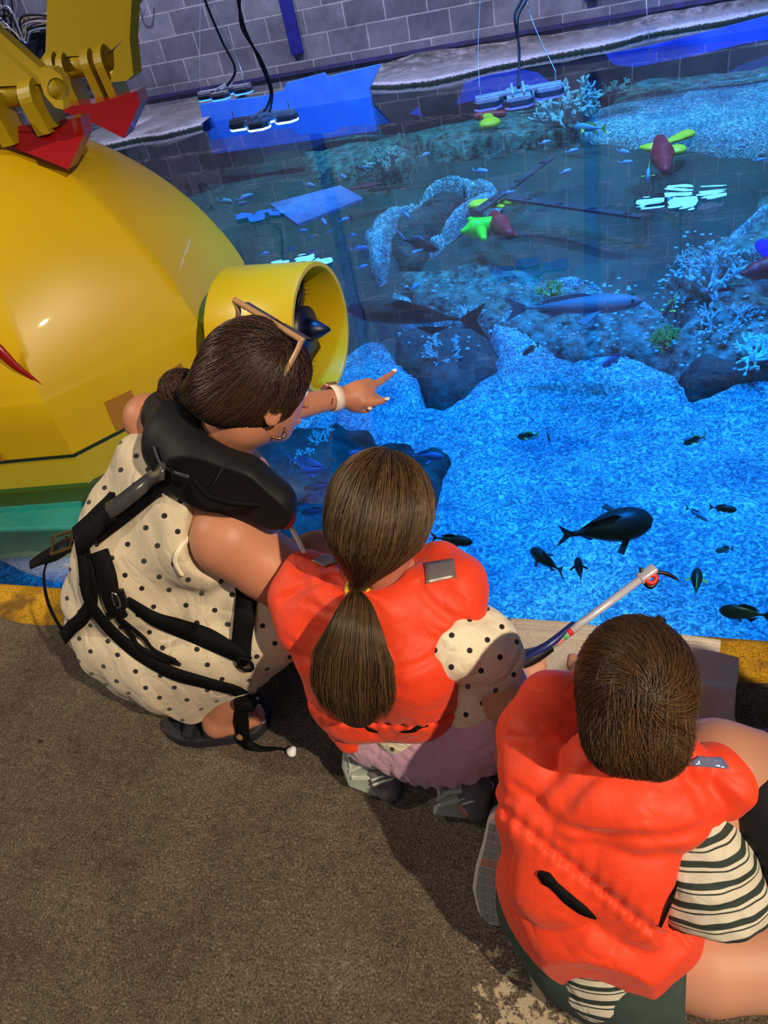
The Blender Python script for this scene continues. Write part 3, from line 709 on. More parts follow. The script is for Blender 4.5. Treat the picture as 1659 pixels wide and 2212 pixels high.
# lifting arms (yellow steel clevises)
def arm(name, label): return empty(name, (SC[0]-0.2, SC[1], 1.0), label, 'lifting arm', 'yellow lifting arms on the submarine')
ar = sub
Z1 = 2.38
dv = P(0, 0, Z1+0.03)-P(6, 0, Z1)
finplate([(-60, 10), (-60, 42), (83, 168), (96, 206), (118, 232), (136, 237), (137, 225), (135, 215), (140, 190), (134, 166), (112, 147), (86, 146), (-5, 66)], Z1, V(0.006, 0.03, 0), m=m_yel2, name='arm_plate', label='bright yellow side plate of the front lifting arm')
finplate([(-60, 42), (83, 168), (88, 182), (-60, 190)], Z1+0.035, V(-0.02, 0.10, 0), m=m_yel2, name='arm_beam')
cc_ = P(124, 193, Z1-0.004); nv = unit(P(0, 0, Z1)-P(0, 0, Z1+0.5)); nv = unit(V(0.75, -0.62, 0.1))
obj('pivot_pin', *cyl(cc_, cc_+nv*0.008, 0.030), m_yel2, sub, label='round pivot pin end')
obj('pivot_ring', *tube([cc_+nv*0.006+0.031*(math.cos(a)*V(0.62, 0.75, 0)+math.sin(a)*V(0, 0, 1)) for a in np.linspace(0, 2*math.pi, 33)], 0.0012, 6), m_seam, sub)
def lug(c, ax, r_, w__, drop, dd, name='clevis_lug'):
    """round-ended plate: disc of radius r_ with a tail to the fin"""
    ax = unit(ax); x_, y_, _ = frame(ax); dd = unit(dd-ax*(dd@ax)); sd_ = np.cross(ax, dd); po = []
    for a in np.linspace(0, math.pi, 13): po.append(c+r_*(math.cos(a)*sd_-math.sin(a)*dd))
    po += [c-r_*0.85*sd_+dd*drop, c+r_*0.85*sd_+dd*drop]
    return obj(name, *prism([q-ax*w__/2 for q in po], ax*w__), m_yel2, sub, smooth=False)
ax1 = unit(V(1.0, 0.12, 0.05))
obj('clevis_pin', *cyl(P(-50, 218, 2.46), P(105, 195, 2.46), 0.036), m_yel2, sub)
lug(P(78, 215, 2.46), ax1, 0.062, 0.05, 0.10, V(0.15, 0, -1))
lug(P(0, 240, 2.46), ax1, 0.058, 0.05, 0.10, V(0.15, 0, -1))
lug(P(104, 222, 2.47), ax1, 0.05, 0.03, 0.07, V(0.15, 0, -1))
# rear arm
Z2 = 2.80
finplate([(104, -60), (272, -60), (266, 85), (246, 104), (228, 118), (150, 122), (78, 142), (98, 112)], Z2, V(0.0, 0.05, 0.0), m=m_yel2, name='arm_plate', label='broad yellow plate of the rear lifting arm')
finplate([(272, -60), (288, -60), (280, 85), (288, 162), (272, 175), (238, 178), (247, 140), (245, 110), (264, 88)], Z2-0.02, V(0.01, 0.05, 0), m=m_yel2, name='arm_edge', label='bright yellow edge of the rear lifting arm')
obj('clevis_pin', *cyl(P(105, 152, 2.84), P(262, 132, 2.84), 0.038), m_yel2, sub)
for (px_, py_, r_) in ((124, 148, 0.056), (145, 150, 0.056), (200, 142, 0.058), (232, 140, 0.068)):
    lug(P(px_, py_, 2.84), ax1, r_, 0.035, 0.15 if px_ not in (124,) else 0.05, V(0.15, 0, -1))
obj('lock_block', *box(P(258, 160, 2.83), (0.10, 0.07, 0.04), bev=0.008), m_yel2, sub)
# thruster duct
TC = P(697, 712, 2.70); tax = unit(V(1, -0.06, 0)); x_, y_, _ = frame(tax)
v = []; f = []; n = 64; prof_ = [(-0.36, 0.238), (-0.352, 0.244), (-0.01, 0.244), (0.0, 0.241), (0.0, 0.226), (-0.01, 0.223), (-0.25, 0.218), (-0.36, 0.21)]
for (s_, r_) in prof_:
    for j in range(n): a = 2*math.pi*j/n; v.append(TC+tax*s_+r_*(math.cos(a)*x_+math.sin(a)*y_))
K = len(prof_)
for i in range(K):
    for j in range(n): f.append([i*n+j, i*n+(j+1) % n, ((i+1) % K)*n+(j+1) % n, ((i+1) % K)*n+j])
du = obj('thruster_duct', v, f, m_yel, sub, label='open yellow thruster duct'); du.modifiers.new('es', 'EDGE_SPLIT').split_angle = math.radians(40)
hub = MB().add(tube([TC-tax*0.20, TC-tax*0.10, TC-tax*0.06, TC-tax*0.055], [0.06, 0.088, 0.088, 0.03], 28)).add(tube([TC-tax*0.06, TC-tax*0.02, TC+tax*0.03], [0.045, 0.035, 0.006], 20)).obj('propeller_hub', m_dnavy, sub, smooth=True)
for k in range(4):
    a = 2*math.pi*k/4+0.5; d_ = math.cos(a)*x_+math.sin(a)*y_; s_ = np.cross(tax, d_)
    bl = [TC-tax*0.13+d_*0.05-s_*0.02, TC-tax*0.15+d_*0.12-s_*0.07, TC-tax*0.15+d_*0.20-s_*0.05, TC-tax*0.11+d_*0.20+s_*0.05, TC-tax*0.10+d_*0.12+s_*0.06, TC-tax*0.12+d_*0.05+s_*0.02]
    obj('propeller_blade', *prism(bl, tax*0.006), m_dnavy, sub)
obj('thruster_inner_shade', *tube([TC-tax*0.30, TC-tax*0.02], [0.2165, 0.2235], 56, cap=False), mat('duct shade olive', srgb(112, 112, 12), .5), sub, label='inside of the duct, painted dark olive for shade')  # recess shade put into the colour of the inner duct surface
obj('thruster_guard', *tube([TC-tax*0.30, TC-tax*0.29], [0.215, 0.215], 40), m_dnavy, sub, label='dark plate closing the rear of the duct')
obj('thruster_mount', *box(TC-tax*0.40+V(0, 0, -0.02), (0.22, 0.16, 0.22), bev=0.01), m_yel, sub)
# teal pontoon under the water beside the hull
pz = -0.12
pon = [H(-400, 1068, pz), H(150, 1054, pz), H(168, 1058, pz), H(180, 1076, pz), H(181, 1120, pz), H(168, 1140, pz), H(-400, 1156, pz)]
pt_ = obj('pontoon', *prism(pon, (0, 0, -0.16)), m_teal, sub, smooth=False, label='teal float block under the hull'); bv = pt_.modifiers.new('bv', 'BEVEL'); bv.width = 0.014; bv.segments = 3
# ================================================================== REEF
m_rock = mat('dark reef rock', srgb(6, 24, 24), 0.95, var=(7, srgb(44, 84, 76), 0.2), bump=(16, 1.0, 0.04))
m_rock2 = mat('encrusted reef rock', srgb(8, 34, 32), 0.95, var=(11, srgb(96, 150, 136), 0.16), bump=(22, 1.0, 0.04))
m_coral = mat('pale coral', srgb(120, 170, 170), 0.8, var=(20, srgb(170, 200, 190), 0.2))
m_coralb = mat('bright cyan coral', srgb(170, 240, 235), 0.8)
m_coralg = mat('green coral', srgb(60, 140, 60), 0.8, var=(30, srgb(120, 170, 60), 0.2))
def rock(label, outline, m=m_rock, bulge=0.12, off=0.04, rough=0.05, seed=1, res=0.025, name='reef_rock', slope=0.06):
    return mound(name, m, outline=outline, off=off, h=0.25, label=label, rough=rough, res=res, seed=seed, slope=slope, bulge=bulge, cat='rock')
rock('dark heart-shaped boulder on the sand under the big dark fish', [(850, 742), (880, 715), (950, 712), (1030, 712), (1062, 745), (1068, 785), (1015, 835), (960, 872), (915, 864), (905, 815), (872, 788)], bulge=0.10, seed=21)
rock('dark boulder ringed by the curled sandy ledge', [(858, 480), (890, 452), (925, 412), (985, 398), (1040, 405), (985, 440), (945, 480), (922, 520), (905, 560), (862, 560), (846, 520)], bulge=0.06, seed=23)
rock('long encrusted reef ridge across the middle of the pool', [(838, 585), (870, 560), (940, 575), (1000, 580), (1090, 584), (1180, 588), (1280, 592), (1330, 612), (1385, 640), (1440, 655), (1470, 700), (1480, 780), (1400, 772), (1290, 765), (1240, 768), (1150, 722), (1070, 695), (1010, 700), (960, 660), (890, 650), (845, 620)], m_rock2, bulge=0.05, off=0.02, rough=0.07, seed=25, slope=0.12)
rock('tall encrusted reef at the right edge of the pool', [(1438, 640), (1445, 580), (1440, 530), (1500, 520), (1560, 500), (1600, 470), (1659, 430), (1800, 380), (1850, 860), (1659, 806), (1560, 828), (1505, 852), (1470, 800), (1440, 740)], m_rock2, bulge=0.10, off=0.05, rough=0.09, seed=27, slope=0.15)
rock('dark overhang below the right reef', [(1470, 790), (1500, 760), (1659, 770), (1800, 790), (1800, 830), (1659, 812), (1560, 838), (1495, 858)], bulge=0.06, off=0.06, seed=28)
rock('dark reef below the pointing arm, beside the woman', [(520, 960), (600, 935), (640, 922), (700, 920), (740, 905), (780, 912), (805, 935), (830, 955), (880, 965), (905, 985), (965, 985), (950, 1060), (940, 1200), (640, 1210), (540, 1120)], bulge=0.10, off=0.05, rough=0.07, seed=31)
rock('green-blue rock shelf at the far left below the blue panel', [(640, 330), (700, 300), (800, 285), (860, 290), (900, 330), (880, 350), (860, 360), (760, 380), (680, 365)], m_rock2, bulge=0.03, off=0.03, seed=33)
rock('broad dark rock shelf in front of the far wall', [(800, 260), (900, 250), (1010, 232), (1130, 210), (1280, 190), (1290, 230), (1240, 285), (1120, 300), (1000, 320), (900, 300), (840, 280)], m_rock2, bulge=0.03, off=0.03, seed=35)
rock('flat rock shelf between the far sand and the wall lip', [(1330, 180), (1430, 150), (1560, 118), (1700, 80), (1700, 150), (1540, 178), (1400, 212), (1330, 215)], m_rock2, bulge=0.02, off=0.02, seed=36)
# thin pale sand strips that stand in for highlights on the reef edges
mound('crest_highlight', m_sand, path=[(925, 572, 4), (1000, 583, 5), (1080, 585, 6), (1170, 592, 6), (1280, 594, 6), (1330, 620, 6), (1395, 650, 5), (1440, 690, 4)], off=0.07, h=0.1, label='thin pale strip standing in for the lit crest of the reef ridge', res=0.012, seed=41, kind='stuff', cat='sand', jag=0.03)
mound('crest_highlight', m_sand, path=[(1550, 545, 5), (1590, 500, 8), (1630, 455, 8), (1680, 420, 8)], off=0.14, h=0.12, label='pale strip standing in for the lit slope edge of the right reef', res=0.012, seed=42, kind='stuff', cat='sand', jag=0.03)
# loose pale rubble scattered over the reef (uncountable)
rub = MB()
for k in range(380):
    if k < 260: a, c = rng.uniform(860, 1470), rng.uniform(600, 760)
    elif k < 380: a, c = rng.uniform(1440, 1680), rng.uniform(500, 800)
    else: a, c = rng.uniform(600, 900), rng.uniform(940, 1150)
    p = HB(a, c, 0.13); s = rng.uniform(0.006, 0.02); rub.add(ell(p, (s, s*rng.uniform(.5, 1), s*.6), nu=6, nv=4))
tag(rub.obj('coral_rubble', m_coral, smooth=True), 'pale coral rubble scattered over the reef', 'rubble', kind='stuff')
def coral(px, py, wpx, label, m=m_coral, seed=1, up_=1.0, thick=0.10, n=9, off=0.05, lv=3):
    r = np.random.default_rng(seed); base = HB(px, py, off); base[1] = min(base[1], 8.3);  s = wpx/FPX*depth(base); mb = MB()
    def grow(p, d, l, t, k):
        q = p+d*l; mid = (p+q)/2+r.normal(size=3)*l*0.07; mb.add(tube([p, mid, q], [t, t*.9, t*.75], 6, smooth_n=5))
        if k > 0:
            for _ in range(2 if r.random() < .6 else 3): grow(q, unit(d+r.normal(size=3)*0.55+V(0, 0, .15)), l*r.uniform(.6, .85), t*.75, k-1)
        else: mb.add(ell(q, (t*.8,)*3, nu=6, nv=4))
    for k in range(n):
        a = 2*math.pi*k/n+r.random(); d = unit(V(math.cos(a), math.sin(a), up_*r.uniform(.4, 1.4))); grow(base, d, s*0.24, s*thick*0.5, lv)
    return tag(mb.obj('coral', m, smooth=True), label, 'coral')
coral(1215, 268, 150, 'spreading pale branching coral in front of the far wall', seed=2, thick=.09, n=11)
coral(840, 372, 90, 'bushy pale coral near the blue panel', seed=3, up_=1.6)
coral(1530, 640, 170, 'tall staghorn coral on the right reef', seed=4, up_=2.0, thick=.11, n=8)
coral(1600, 600, 100, 'pale coral clump at the right behind the staghorn coral', seed=5)
coral(1560, 720, 120, 'spreading finger coral low on the right reef', seed=6, up_=.5)
coral(1632, 775, 90, 'bright cyan lacy coral at the right edge above the sand', m_coralb, seed=7, up_=.6, off=0.14)
coral(1440, 740, 60, 'round green coral at the foot of the right reef', m_coralg, seed=8, n=16, off=0.08)
coral(1190, 640, 60, 'small yellowish coral on the reef crest', mat('yellow coral', srgb(150, 170, 90), .8), seed=9, off=0.08)
coral(700, 960, 60, 'pale tufted coral on the dark near reef, left', seed=10, off=0.12); coral(665, 1000, 55, 'cauliflower coral beside the woman on the near reef', seed=11, n=14, off=0.12)
coral(960, 770, 80, 'encrusting coral on top of the heart-shaped boulder', seed=12, up_=.4, off=0.1)
coral(1165, 190, 60, 'flat tiered coral on the shelf, left one at the far wall', seed=13, up_=.3); coral(1330, 182, 60, 'flat tiered coral on the shelf, right of the hanging wire', seed=14, up_=.3)
coral(1010, 690, 60, 'small pale coral at the end of the reef behind the dark fish', seed=16, up_=.5)
coral(1490, 575, 60, 'leafy coral at the left foot of the staghorn coral', seed=17, up_=.8)
# painted blue areas of the lip under water
for k, (po, lb) in enumerate([([(885, 246), (930, 203), (1030, 170), (1110, 150), (1160, 158), (1185, 178), (1165, 196), (1080, 205), (990, 225), (918, 252)], 'rounded blue painted patch under water behind the grey light cluster'),
                 ([(1308, 118), (1400, 100), (1500, 76), (1600, 50), (1720, 18), (1720, 74), (1600, 96), (1480, 125), (1370, 145), (1325, 140)], 'long blue painted patch under water at the upper right')]):
    tag(obj('painted_patch', *prism([wallp(a, c, 7.95) for a, c in po], (0, 0.03, 0)), mat('deep blue paint', srgb(24, 60, 200), .6, var=(4, srgb(30, 80, 230), .2)), smooth=False), lb, 'painted patch')
# pale board lying just under the surface near the submarine
bp_ = [H(582, 440, -0.10), H(735, 400, -0.10), H(786, 428, -0.10), H(730, 450, -0.10), H(642, 484, -0.10)]
tag(obj('submerged_board', *prism(bp_, (0, 0, -0.02)), mat('pale lilac board', srgb(196, 160, 170), .8, var=(10, srgb(150, 124, 144), .2)), smooth=False), 'pale lilac board just under the surface behind the thruster', 'board')
# perforated strips of sunken frame
m_strip = mat('pale perforated strip', srgb(50, 70, 76), .8, var=(14, srgb(30, 46, 52), .2), bump=(20, .8, .02)); m_hole = mat('dark hole', srgb(10, 20, 34), .9)
for (a, b_, nh, lb) in (((1030, 455), (1195, 335), 3, 'perforated strip of sunken frame slanting up from the yellow toy'), ((1100, 424), (1385, 466), 4, 'perforated strip of sunken frame running right from the yellow toy')):
    A_ = HB(*a, 0.2); B_2 = HB(*b_, 0.2); dx = unit(B_2-A_); sdv = unit(np.cross(dx, V(0, 0, 1)))*0.042
    e = empty('perforated_strip', A_, lb, 'strip', 'sunken perforated strips'); MB().add(prism([A_-sdv*1.2, B_2-sdv*.7, B_2+sdv*.7, A_+sdv*1.2], (0, 0, -0.02))).obj('strip', m_strip, e)
    for k in range(nh):
        c = A_+(B_2-A_)*((k+.6)/nh); MB().add(ell(c+V(0, 0, .001), (0.035, 0.026, 0.004), nu=16, nv=6)).obj('hole', m_hole, e, smooth=True)
# ------------------------------------------------------------------ sunken toy divers
m_tred = mat('red toy plastic', srgb(200, 30, 36), .5); m_tyel = mat('yellow toy plastic', srgb(250, 226, 30), .45); m_tgrn = mat('lime toy plastic', srgb(60, 250, 40), .45); m_tblu = mat('blue toy plastic', srgb(30, 30, 250), .45)
def toy(px, py, label, parts, off=0.28):
    b0 = HB(px, py, off); e = empty('diver_figure', b0, label, 'toy figure', 'sunken toy diver figures')
    for nm, path, rpx, m, fl in parts:
        pts = [H(a, c, b0[2]) for a, c in path]; k = depth(b0)/FPX
        f_ = s_chain(pts, [q*k for q in rpx], 0.02) if not fl else s_chain(pts, [q*k for q in rpx], 0.02, sq=(V(0, 0, 1), 2.2))
        pa = np.array(pts); lo = pa.min(0)-max(rpx)*k-.03; hi = pa.max(0)+max(rpx)*k+.03
        v, f = nets(f_, lo, hi, 0.009); obj(nm, v, f, m, e)
    return e
toy(1435, 325, 'toy diver with red body and three yellow fins in the far right water', [('body', [(1425, 305), (1430, 335), (1437, 368)], [14, 24, 9], m_tred, False), ('head', [(1418, 330), (1422, 340)], [9, 9], m_tred, False), ('fin', [(1430, 312), (1460, 300), (1483, 290)], [6, 14, 19], m_tyel, True), ('fin', [(1425, 315), (1405, 318), (1390, 318)], [7, 16, 10], m_tyel, True), ('fin', [(1440, 325), (1460, 324)], [18, 22], m_tyel, True)])
toy(1070, 490, 'toy diver with yellow fins and a lime scooter in the middle of the pool', [('body', [(1068, 468), (1080, 485), (1100, 505)], [14, 20, 12], m_tred, False), ('arm', [(1090, 490), (1116, 510)], [9, 5], m_tred, False), ('fin', [(1085, 446), (1050, 440), (1030, 441)], [7, 19, 20], m_tyel, True), ('fin', [(1088, 436), (1106, 434)], [13, 21], m_tyel, True),
    ('scooter', [(1000, 500), (1028, 492), (1060, 482)], [6, 20, 14], m_tgrn, False), ('scooter_handle', [(1016, 475), (1040, 480), (1065, 476)], [7, 8, 7], m_tgrn, False), ('scooter_fin', [(1040, 500), (1045, 515)], [12, 7], m_tgrn, False)])
toy(1055, 250, 'yellow hourglass shaped toy with a red body behind the grey light cluster', [('body', [(1030, 252), (1060, 248), (1088, 246)], [8, 9, 7], m_tred, False), ('propeller', [(1052, 244), (1056, 254), (1058, 266)], [20, 9, 23], m_tyel, True)], off=0.2)
toy(1640, 565, 'toy diver with red body and blue back at the right edge', [('body', [(1602, 592), (1630, 585), (1670, 575)], [4, 18, 26], m_tred, False), ('back', [(1645, 530), (1670, 545)], [14, 22], m_tblu, False)], off=0.35)
toy(790, 404, 'faint red toy diver lying behind the pale board', [('body', [(760, 408), (790, 402), (822, 396)], [6, 10, 5], mat('dull red toy', srgb(130, 30, 50), .6), True)], off=0.2)
# ------------------------------------------------------------------ fish
m_fd = mat('dark olive fish skin', srgb(20, 34, 26), .4, var=(14, srgb(44, 60, 40), .2)); m_fl = mat('pale blue fish skin', srgb(120, 180, 220), .35); m_fg = mat('grey fish skin', srgb(66, 88, 92), .6, var=(6, srgb(86, 110, 112), .2))
m_fy = mat('yellow fish tail', srgb(220, 220, 60), .5); m_fin = mat('dark fin', srgb(16, 28, 24), .5); m_fb = mat('blue grey fish skin', srgb(50, 100, 140), .45); m_eye = mat('fish eye', srgb(6, 6, 8), .2)
def fishbody(hr, wr, n=14, k=14, bend=0.0):
    v = []; f = []
    for i in range(n+1):
        t = i/n; s = (math.sin(math.pi*min(t/0.92, 1)**0.72))**0.8 if 0 < t < 0.92 else 0
        s = max(s, 0.16 if t > 0.5 else 0.02); y = bend*math.sin(t*2.2)*0.12
        for j in range(k): a = 2*math.pi*j/k; v.append((0.5-t*0.86, y+wr*0.5*s*math.cos(a), hr*0.5*s*math.sin(a)))
    for i in range(n):
        for j in range(k): f.append([i*k+j, (i+1)*k+j, (i+1)*k+(j+1) % k, i*k+(j+1) % k])
    f.append(list(range(k))); f.append([n*k+j for j in range(k)][::-1]); return np.array(v), f
def fish(tail, head, z, label, m=m_fl, mt=None, hr=0.30, wr=0.13, parts=True, group=None, bend=0.0, roll=0.0, fork=1.0):
    T = H(*tail, z); Hd = H(*head, z); L_ = np.linalg.norm(Hd-T); c = (T+Hd)/2; d = unit(Hd-T); s_ = unit(np.cross(V(0, 0, 1), d)); u_ = np.cross(d, s_)
    cr, sr = math.cos(roll), math.sin(roll); R = np.array([d, s_*cr+u_*sr, u_*cr-s_*sr]).T
    w_ = lambda q: c+(np.asarray(q)*L_)@R.T
    mt = mt or m; bv_, bf = fishbody(hr, wr, bend=bend); tb = bend*0.10
    tailv = [(-0.34, tb, .02), (-0.5, tb*1.3, hr*.55*fork+.03), (-0.43, tb, 0), (-0.5, tb*1.3, -hr*.55*fork-.03), (-0.34, tb, -.02)]
    dors = [(0.18, 0, hr*.42), (0.05, 0, hr*.66), (-0.14, 0, hr*.50), (-0.26, 0, hr*.22), (0, 0, hr*.3)]
    anal = [(-0.04, 0, -hr*.40), (-0.14, 0, -hr*.62), (-0.26, 0, -hr*.22)]
    if not parts:
        mb = MB().add((w_(bv_), bf)).add(prism(w_(tailv), R[:, 1]*L_*.01)).add(prism(w_(dors), R[:, 1]*L_*.01)); return tag(mb.obj('fish', m, smooth=True), label, 'fish', group)
    e = empty('fish', c, label, 'fish', group); obj('body', w_(bv_), bf, m, e)
    obj('tail_fin', *prism(w_(tailv), R[:, 1]*L_*.012), mt, e, smooth=False); obj('dorsal_fin', *prism(w_(dors), R[:, 1]*L_*.012), mt, e, smooth=False); obj('anal_fin', *prism(w_(anal), R[:, 1]*L_*.012), mt, e, smooth=False)
    for sg in (-1, 1):
        pf_ = [(0.22, sg*wr*.42, -.02), (0.10, sg*(wr*.5+.14), -.06), (0.04, sg*(wr*.5+.10), -.05), (0.14, sg*wr*.44, -.04)]; obj('pectoral_fin', *prism(w_(pf_), R[:, 2]*L_*.008), mt, e, smooth=False)
        MB().add(ell(w_((0.42, sg*wr*.30, .03)), (L_*.012,)*3, nu=8, nv=6)).obj('eye', m_eye, e, smooth=True)
    return e
G = 'small dark fish over the near sand'
fish((1047, 702), (745, 668), -0.30, 'long dark shark-like fish gliding past the thruster', m_fd, m_fin, hr=.16, wr=.15, bend=-.35)
fish((1090, 668), (1392, 650), -0.62, 'large pale grey fish hovering over the reef ridge', m_fg, m_fg, hr=.14, wr=.16)
fish((1205, 1160), (1412, 1120), -0.14, 'large dark oval fish breaking the surface among ring ripples', m_fd, m_fin, hr=.34, wr=.36, roll=.3)
fish((1218, 1238), (1146, 1186), -0.25, 'dark plump fish heading up-left beside the ripples', m_fd, m_fin, hr=.34, wr=.26)
fish((1256, 1260), (1247, 1204), -0.25, 'slim dark fish pointing up, below the big oval fish', m_fd, m_fin, hr=.24, wr=.24)
fish((1503, 1290), (1506, 1228), -0.2, 'small dark fish pointing up at the right of the grabber claw', m_fd, m_fy, hr=.3, wr=.28)
fish((1668, 1330), (1552, 1318), -0.25, 'dark deep-bodied fish swimming left near the boy, at the right edge', m_fd, m_fin, hr=.42, wr=.2)
fish((930, 1160), (1022, 1172), -0.2, 'olive fish swimming right from behind the girl', m_fd, m_fin, hr=.26, wr=.22)
fish((1165, 938), (1117, 944), -0.9, 'dark little fish over the middle of the sand, facing left', m_fd, m_fy, hr=.4, wr=.2)
fish((1180, 932), (1188, 953), -0.9, 'tiny dark fish right beside the little dark fish over the sand', m_fd, parts=False, hr=.4)
fish((1525, 942), (1476, 958), -0.9, 'dark little fish over the right of the sand', m_fd, m_fy, hr=.36, wr=.2)
fish((1165, 744), (1128, 766), -0.8, 'small dark fish at the upper edge of the sand', m_fd, m_fd, hr=.3)
fish((1350, 764), (1300, 790), -0.8, 'translucent pale blue fish near the reef foot', m_fb, m_fb, hr=.34)
fish((1460, 645), (1432, 682), -0.7, 'dark fish with yellow tail diving beside the right reef', m_fd, m_fy, hr=.3)
fish((1585, 1185), (1545, 1190), -0.5, 'shadowy small fish right of the ripples, lower', m_fb, m_fd, hr=.5)
fish((1530, 1095), (1592, 1102), -0.3, 'dark fish with pale belly right of the ripples, upper', m_fd, m_fb, hr=.34, wr=.24)
fish((1480, 1095), (1530, 1125), -0.3, 'pale glinting fish just right of the ripples', m_fl, m_fd, hr=.24)
fish((1075, 934), (1060, 1070), -1.2, 'tiny fish deep over the sand left of centre', m_fd, parts=False, hr=.2) if False else None
fish((1312, 278), (1238, 274), -0.4, 'blue fish with long yellow tail below the grey light cluster', m_fl, m_fy, hr=.2)
fish((1402, 362), (1399, 386), -0.4, 'white and yellow fish pointing down by the red diver', m_fl, m_fy, hr=.4)
fish((862, 516), (948, 538), -0.5, 'dark slender fish over the boulder in the loop', m_fd, m_fl, hr=.2, wr=.16)
fish((620, 990), (700, 1012), -0.7, 'blue fish hiding by the dark reef under the pointing hand', m_fb, m_fb, hr=.3)
for a, b_, lb in (((720, 1010), (648, 1022), 'oval blue-green fish beside the woman, uppermost of the reef group'), ((735, 1046), (655, 1058), 'oval blue-green fish beside the woman, middle of the reef group'), ((700, 1065), (640, 1092), 'pale-edged fish pointing down-left beside the woman'), ((800, 968), (750, 985), 'blue fish on the reef above the girl'), ((720, 1100), (650, 1110), 'dim fish low on the reef next to the red trim'), ((880, 985), (960, 988), 'dark fish leaving the reef behind the girl on the right')):
    fish(a, b_, -0.6, lb, m_fb, m_fb, hr=.3, wr=.2)
GS = 'pale blue schooling fish'
sm = [((1162, 312), (1190, 304)), ((1220, 330), (1250, 322)), ((1330, 325), (1360, 330)), ((1335, 352), (1368, 349)), ((1585, 316), (1612, 315)), ((1625, 348), (1655, 343)), ((1020, 369), (1055, 370)), ((1208, 376), (1235, 366)), ((1085, 419), (1112, 413)), ((775, 362), (798, 361)), ((730, 377), (748, 385)), ((738, 518), (768, 506)), ((755, 540), (795, 534)), ((770, 580), (795, 572)), ((885, 625), (908, 612)), ((867, 456), (884, 470)), ((730, 480), (755, 470)),
      ((470, 434), (502, 436)), ((508, 434), (548, 420)), ((502, 445), (535, 437)), ((655, 398), (680, 402)), ((660, 518), (682, 510)), ((655, 550), (685, 540)), ((700, 505), (720, 498)), ((690, 470), (705, 485)), ((560, 552), (582, 545)), ((620, 545), (640, 532)), ((640, 500), (665, 497)), ((1545, 318), (1560, 312)), ((905, 340), (930, 330)), ((1440, 420), (1450, 440))]
word = ['first', 'second', 'third']
pr_ = None
for k, (a, b_) in enumerate(sm):
    fish(a, b_, -0.42, 'small slender pale blue schooling fish over the dark basin', m_fl, parts=False, hr=.26, wr=.16, group=GS)
# ================================================================== PEOPLE - shared
def C4(pts, k=0.02, sq=None):          # chain of (px, py, z, r)
    return s_chain([H(a, c, z) for a, c, z, r_ in pts], [q[3] for q in pts], k, sq)
m_skin = mat('skin', srgb(186, 122, 90), 0.5, var=(7, srgb(194, 132, 100), 0.3)); m_skin.node_tree.nodes['Principled BSDF'].inputs['Subsurface Weight'].default_value = 0.12
m_skin.node_tree.nodes['Principled BSDF'].inputs['Subsurface Radius'].default_value = (0.02, 0.006, 0.003)
m_skin2 = mat('child skin', srgb(196, 140, 112), 0.55); m_nail = mat('nail', srgb(244, 226, 222), 0.25)
m_tanskin = mat('tanned skin', srgb(190, 134, 106), 0.5)
m_eyew = mat('eye white', srgb(235, 230, 225), .3)
def hairmat(name, a, b_):
    m, N, L, b = newmat(name); at = N.new('ShaderNodeAttribute'); at.attribute_name = 'rnd'
    sx = N.new('ShaderNodeSeparateXYZ'); L.new(at.outputs['Vector'], sx.inputs[0])
    r = ramp(N, L, sx.outputs['X'], [(0, a), (0.7, tuple((p_+q)/2 for p_, q in zip(a, b_))), (1, b_)]); L.new(r.outputs['Color'], b.inputs['Base Color'])
    b.inputs['Roughness'].default_value = 0.38; b.inputs['Specular IOR Level'].default_value = 0.45; return m
m_hairW = hairmat('dark brown hair', srgb(34, 22, 16), srgb(92, 66, 46)); m_hairG = hairmat('brown hair', srgb(44, 30, 18), srgb(120, 92, 60)); m_hairB = hairmat('short brown hair', srgb(48, 32, 18), srgb(112, 82, 50))
m_cap = {m_hairW: mat('hair base dark', srgb(26, 17, 12), .6), m_hairG: mat('hair base brown', srgb(36, 24, 14), .6), m_hairB: mat('hair base boy', srgb(40, 27, 15), .6)}
def headfr(f, u): f = unit(f); u = unit(u-f*(u@f)); s = np.cross(f, u); return np.array([f, s, u]).T   # columns forward, side(right), up
def headsdf(c, R, s):
    k = s/0.22; w_ = lambda x, y, z: c+R@(V(x, y, z)*k)
    cr = s_ell(w_(-.008, 0, .022), V(.094, .074, .088)*k, R)
    face = s_ell(w_(.026, 0, -.022), V(.064, .060, .080)*k, R)
    jaw = s_cone(w_(.02, 0, -.045), w_(.062, 0, -.088), .05*k, .020*k)
    nose = s_cone(w_(.086, 0, -.008), w_(.106, 0, -.034), .006*k, .011*k)
    br = s_cone(w_(.080, -.03, .018), w_(.080, .03, .018), .010*k, .010*k)
    lip = s_cone(w_(.088, -.014, -.062), w_(.088, .014, -.062), .007*k, .007*k)
    hd = s_union([s_union([cr, face, jaw], .03*k), br, nose, lip], .014*k)
    soc = s_union([s_ell(w_(.090, y, .002), V(.012, .014, .010)*k, R) for y in (-.03, .03)])
    hd = s_sub(hd, soc, .012*k); ears = []
    for sg in (-1, 1):
        e = s_ell(w_(-.004, sg*.078, -.012), V(.019, .007, .031)*k, R); e2 = s_ell(w_(-.002, sg*.086, -.010), V(.011, .006, .020)*k, R); ears.append(s_sub(e, e2, .004*k))
    return s_union([hd]+ears, .007*k), w_, k
def eyes(c, R, s, parent):
    k = s/0.22
    for y in (-.03, .03):
        p = c+R@(V(.077, y, .002)*k); o = obj('eye', *ell(p, (.0115*k,)*3, nu=16, nv=10), m_eyew, parent)
        obj('iris', *ell(p+R@(V(.0085, 0, 0)*k), (.0045*k,)*3, nu=12, nv=8), mat('iris', srgb(60, 38, 22), .2), o)
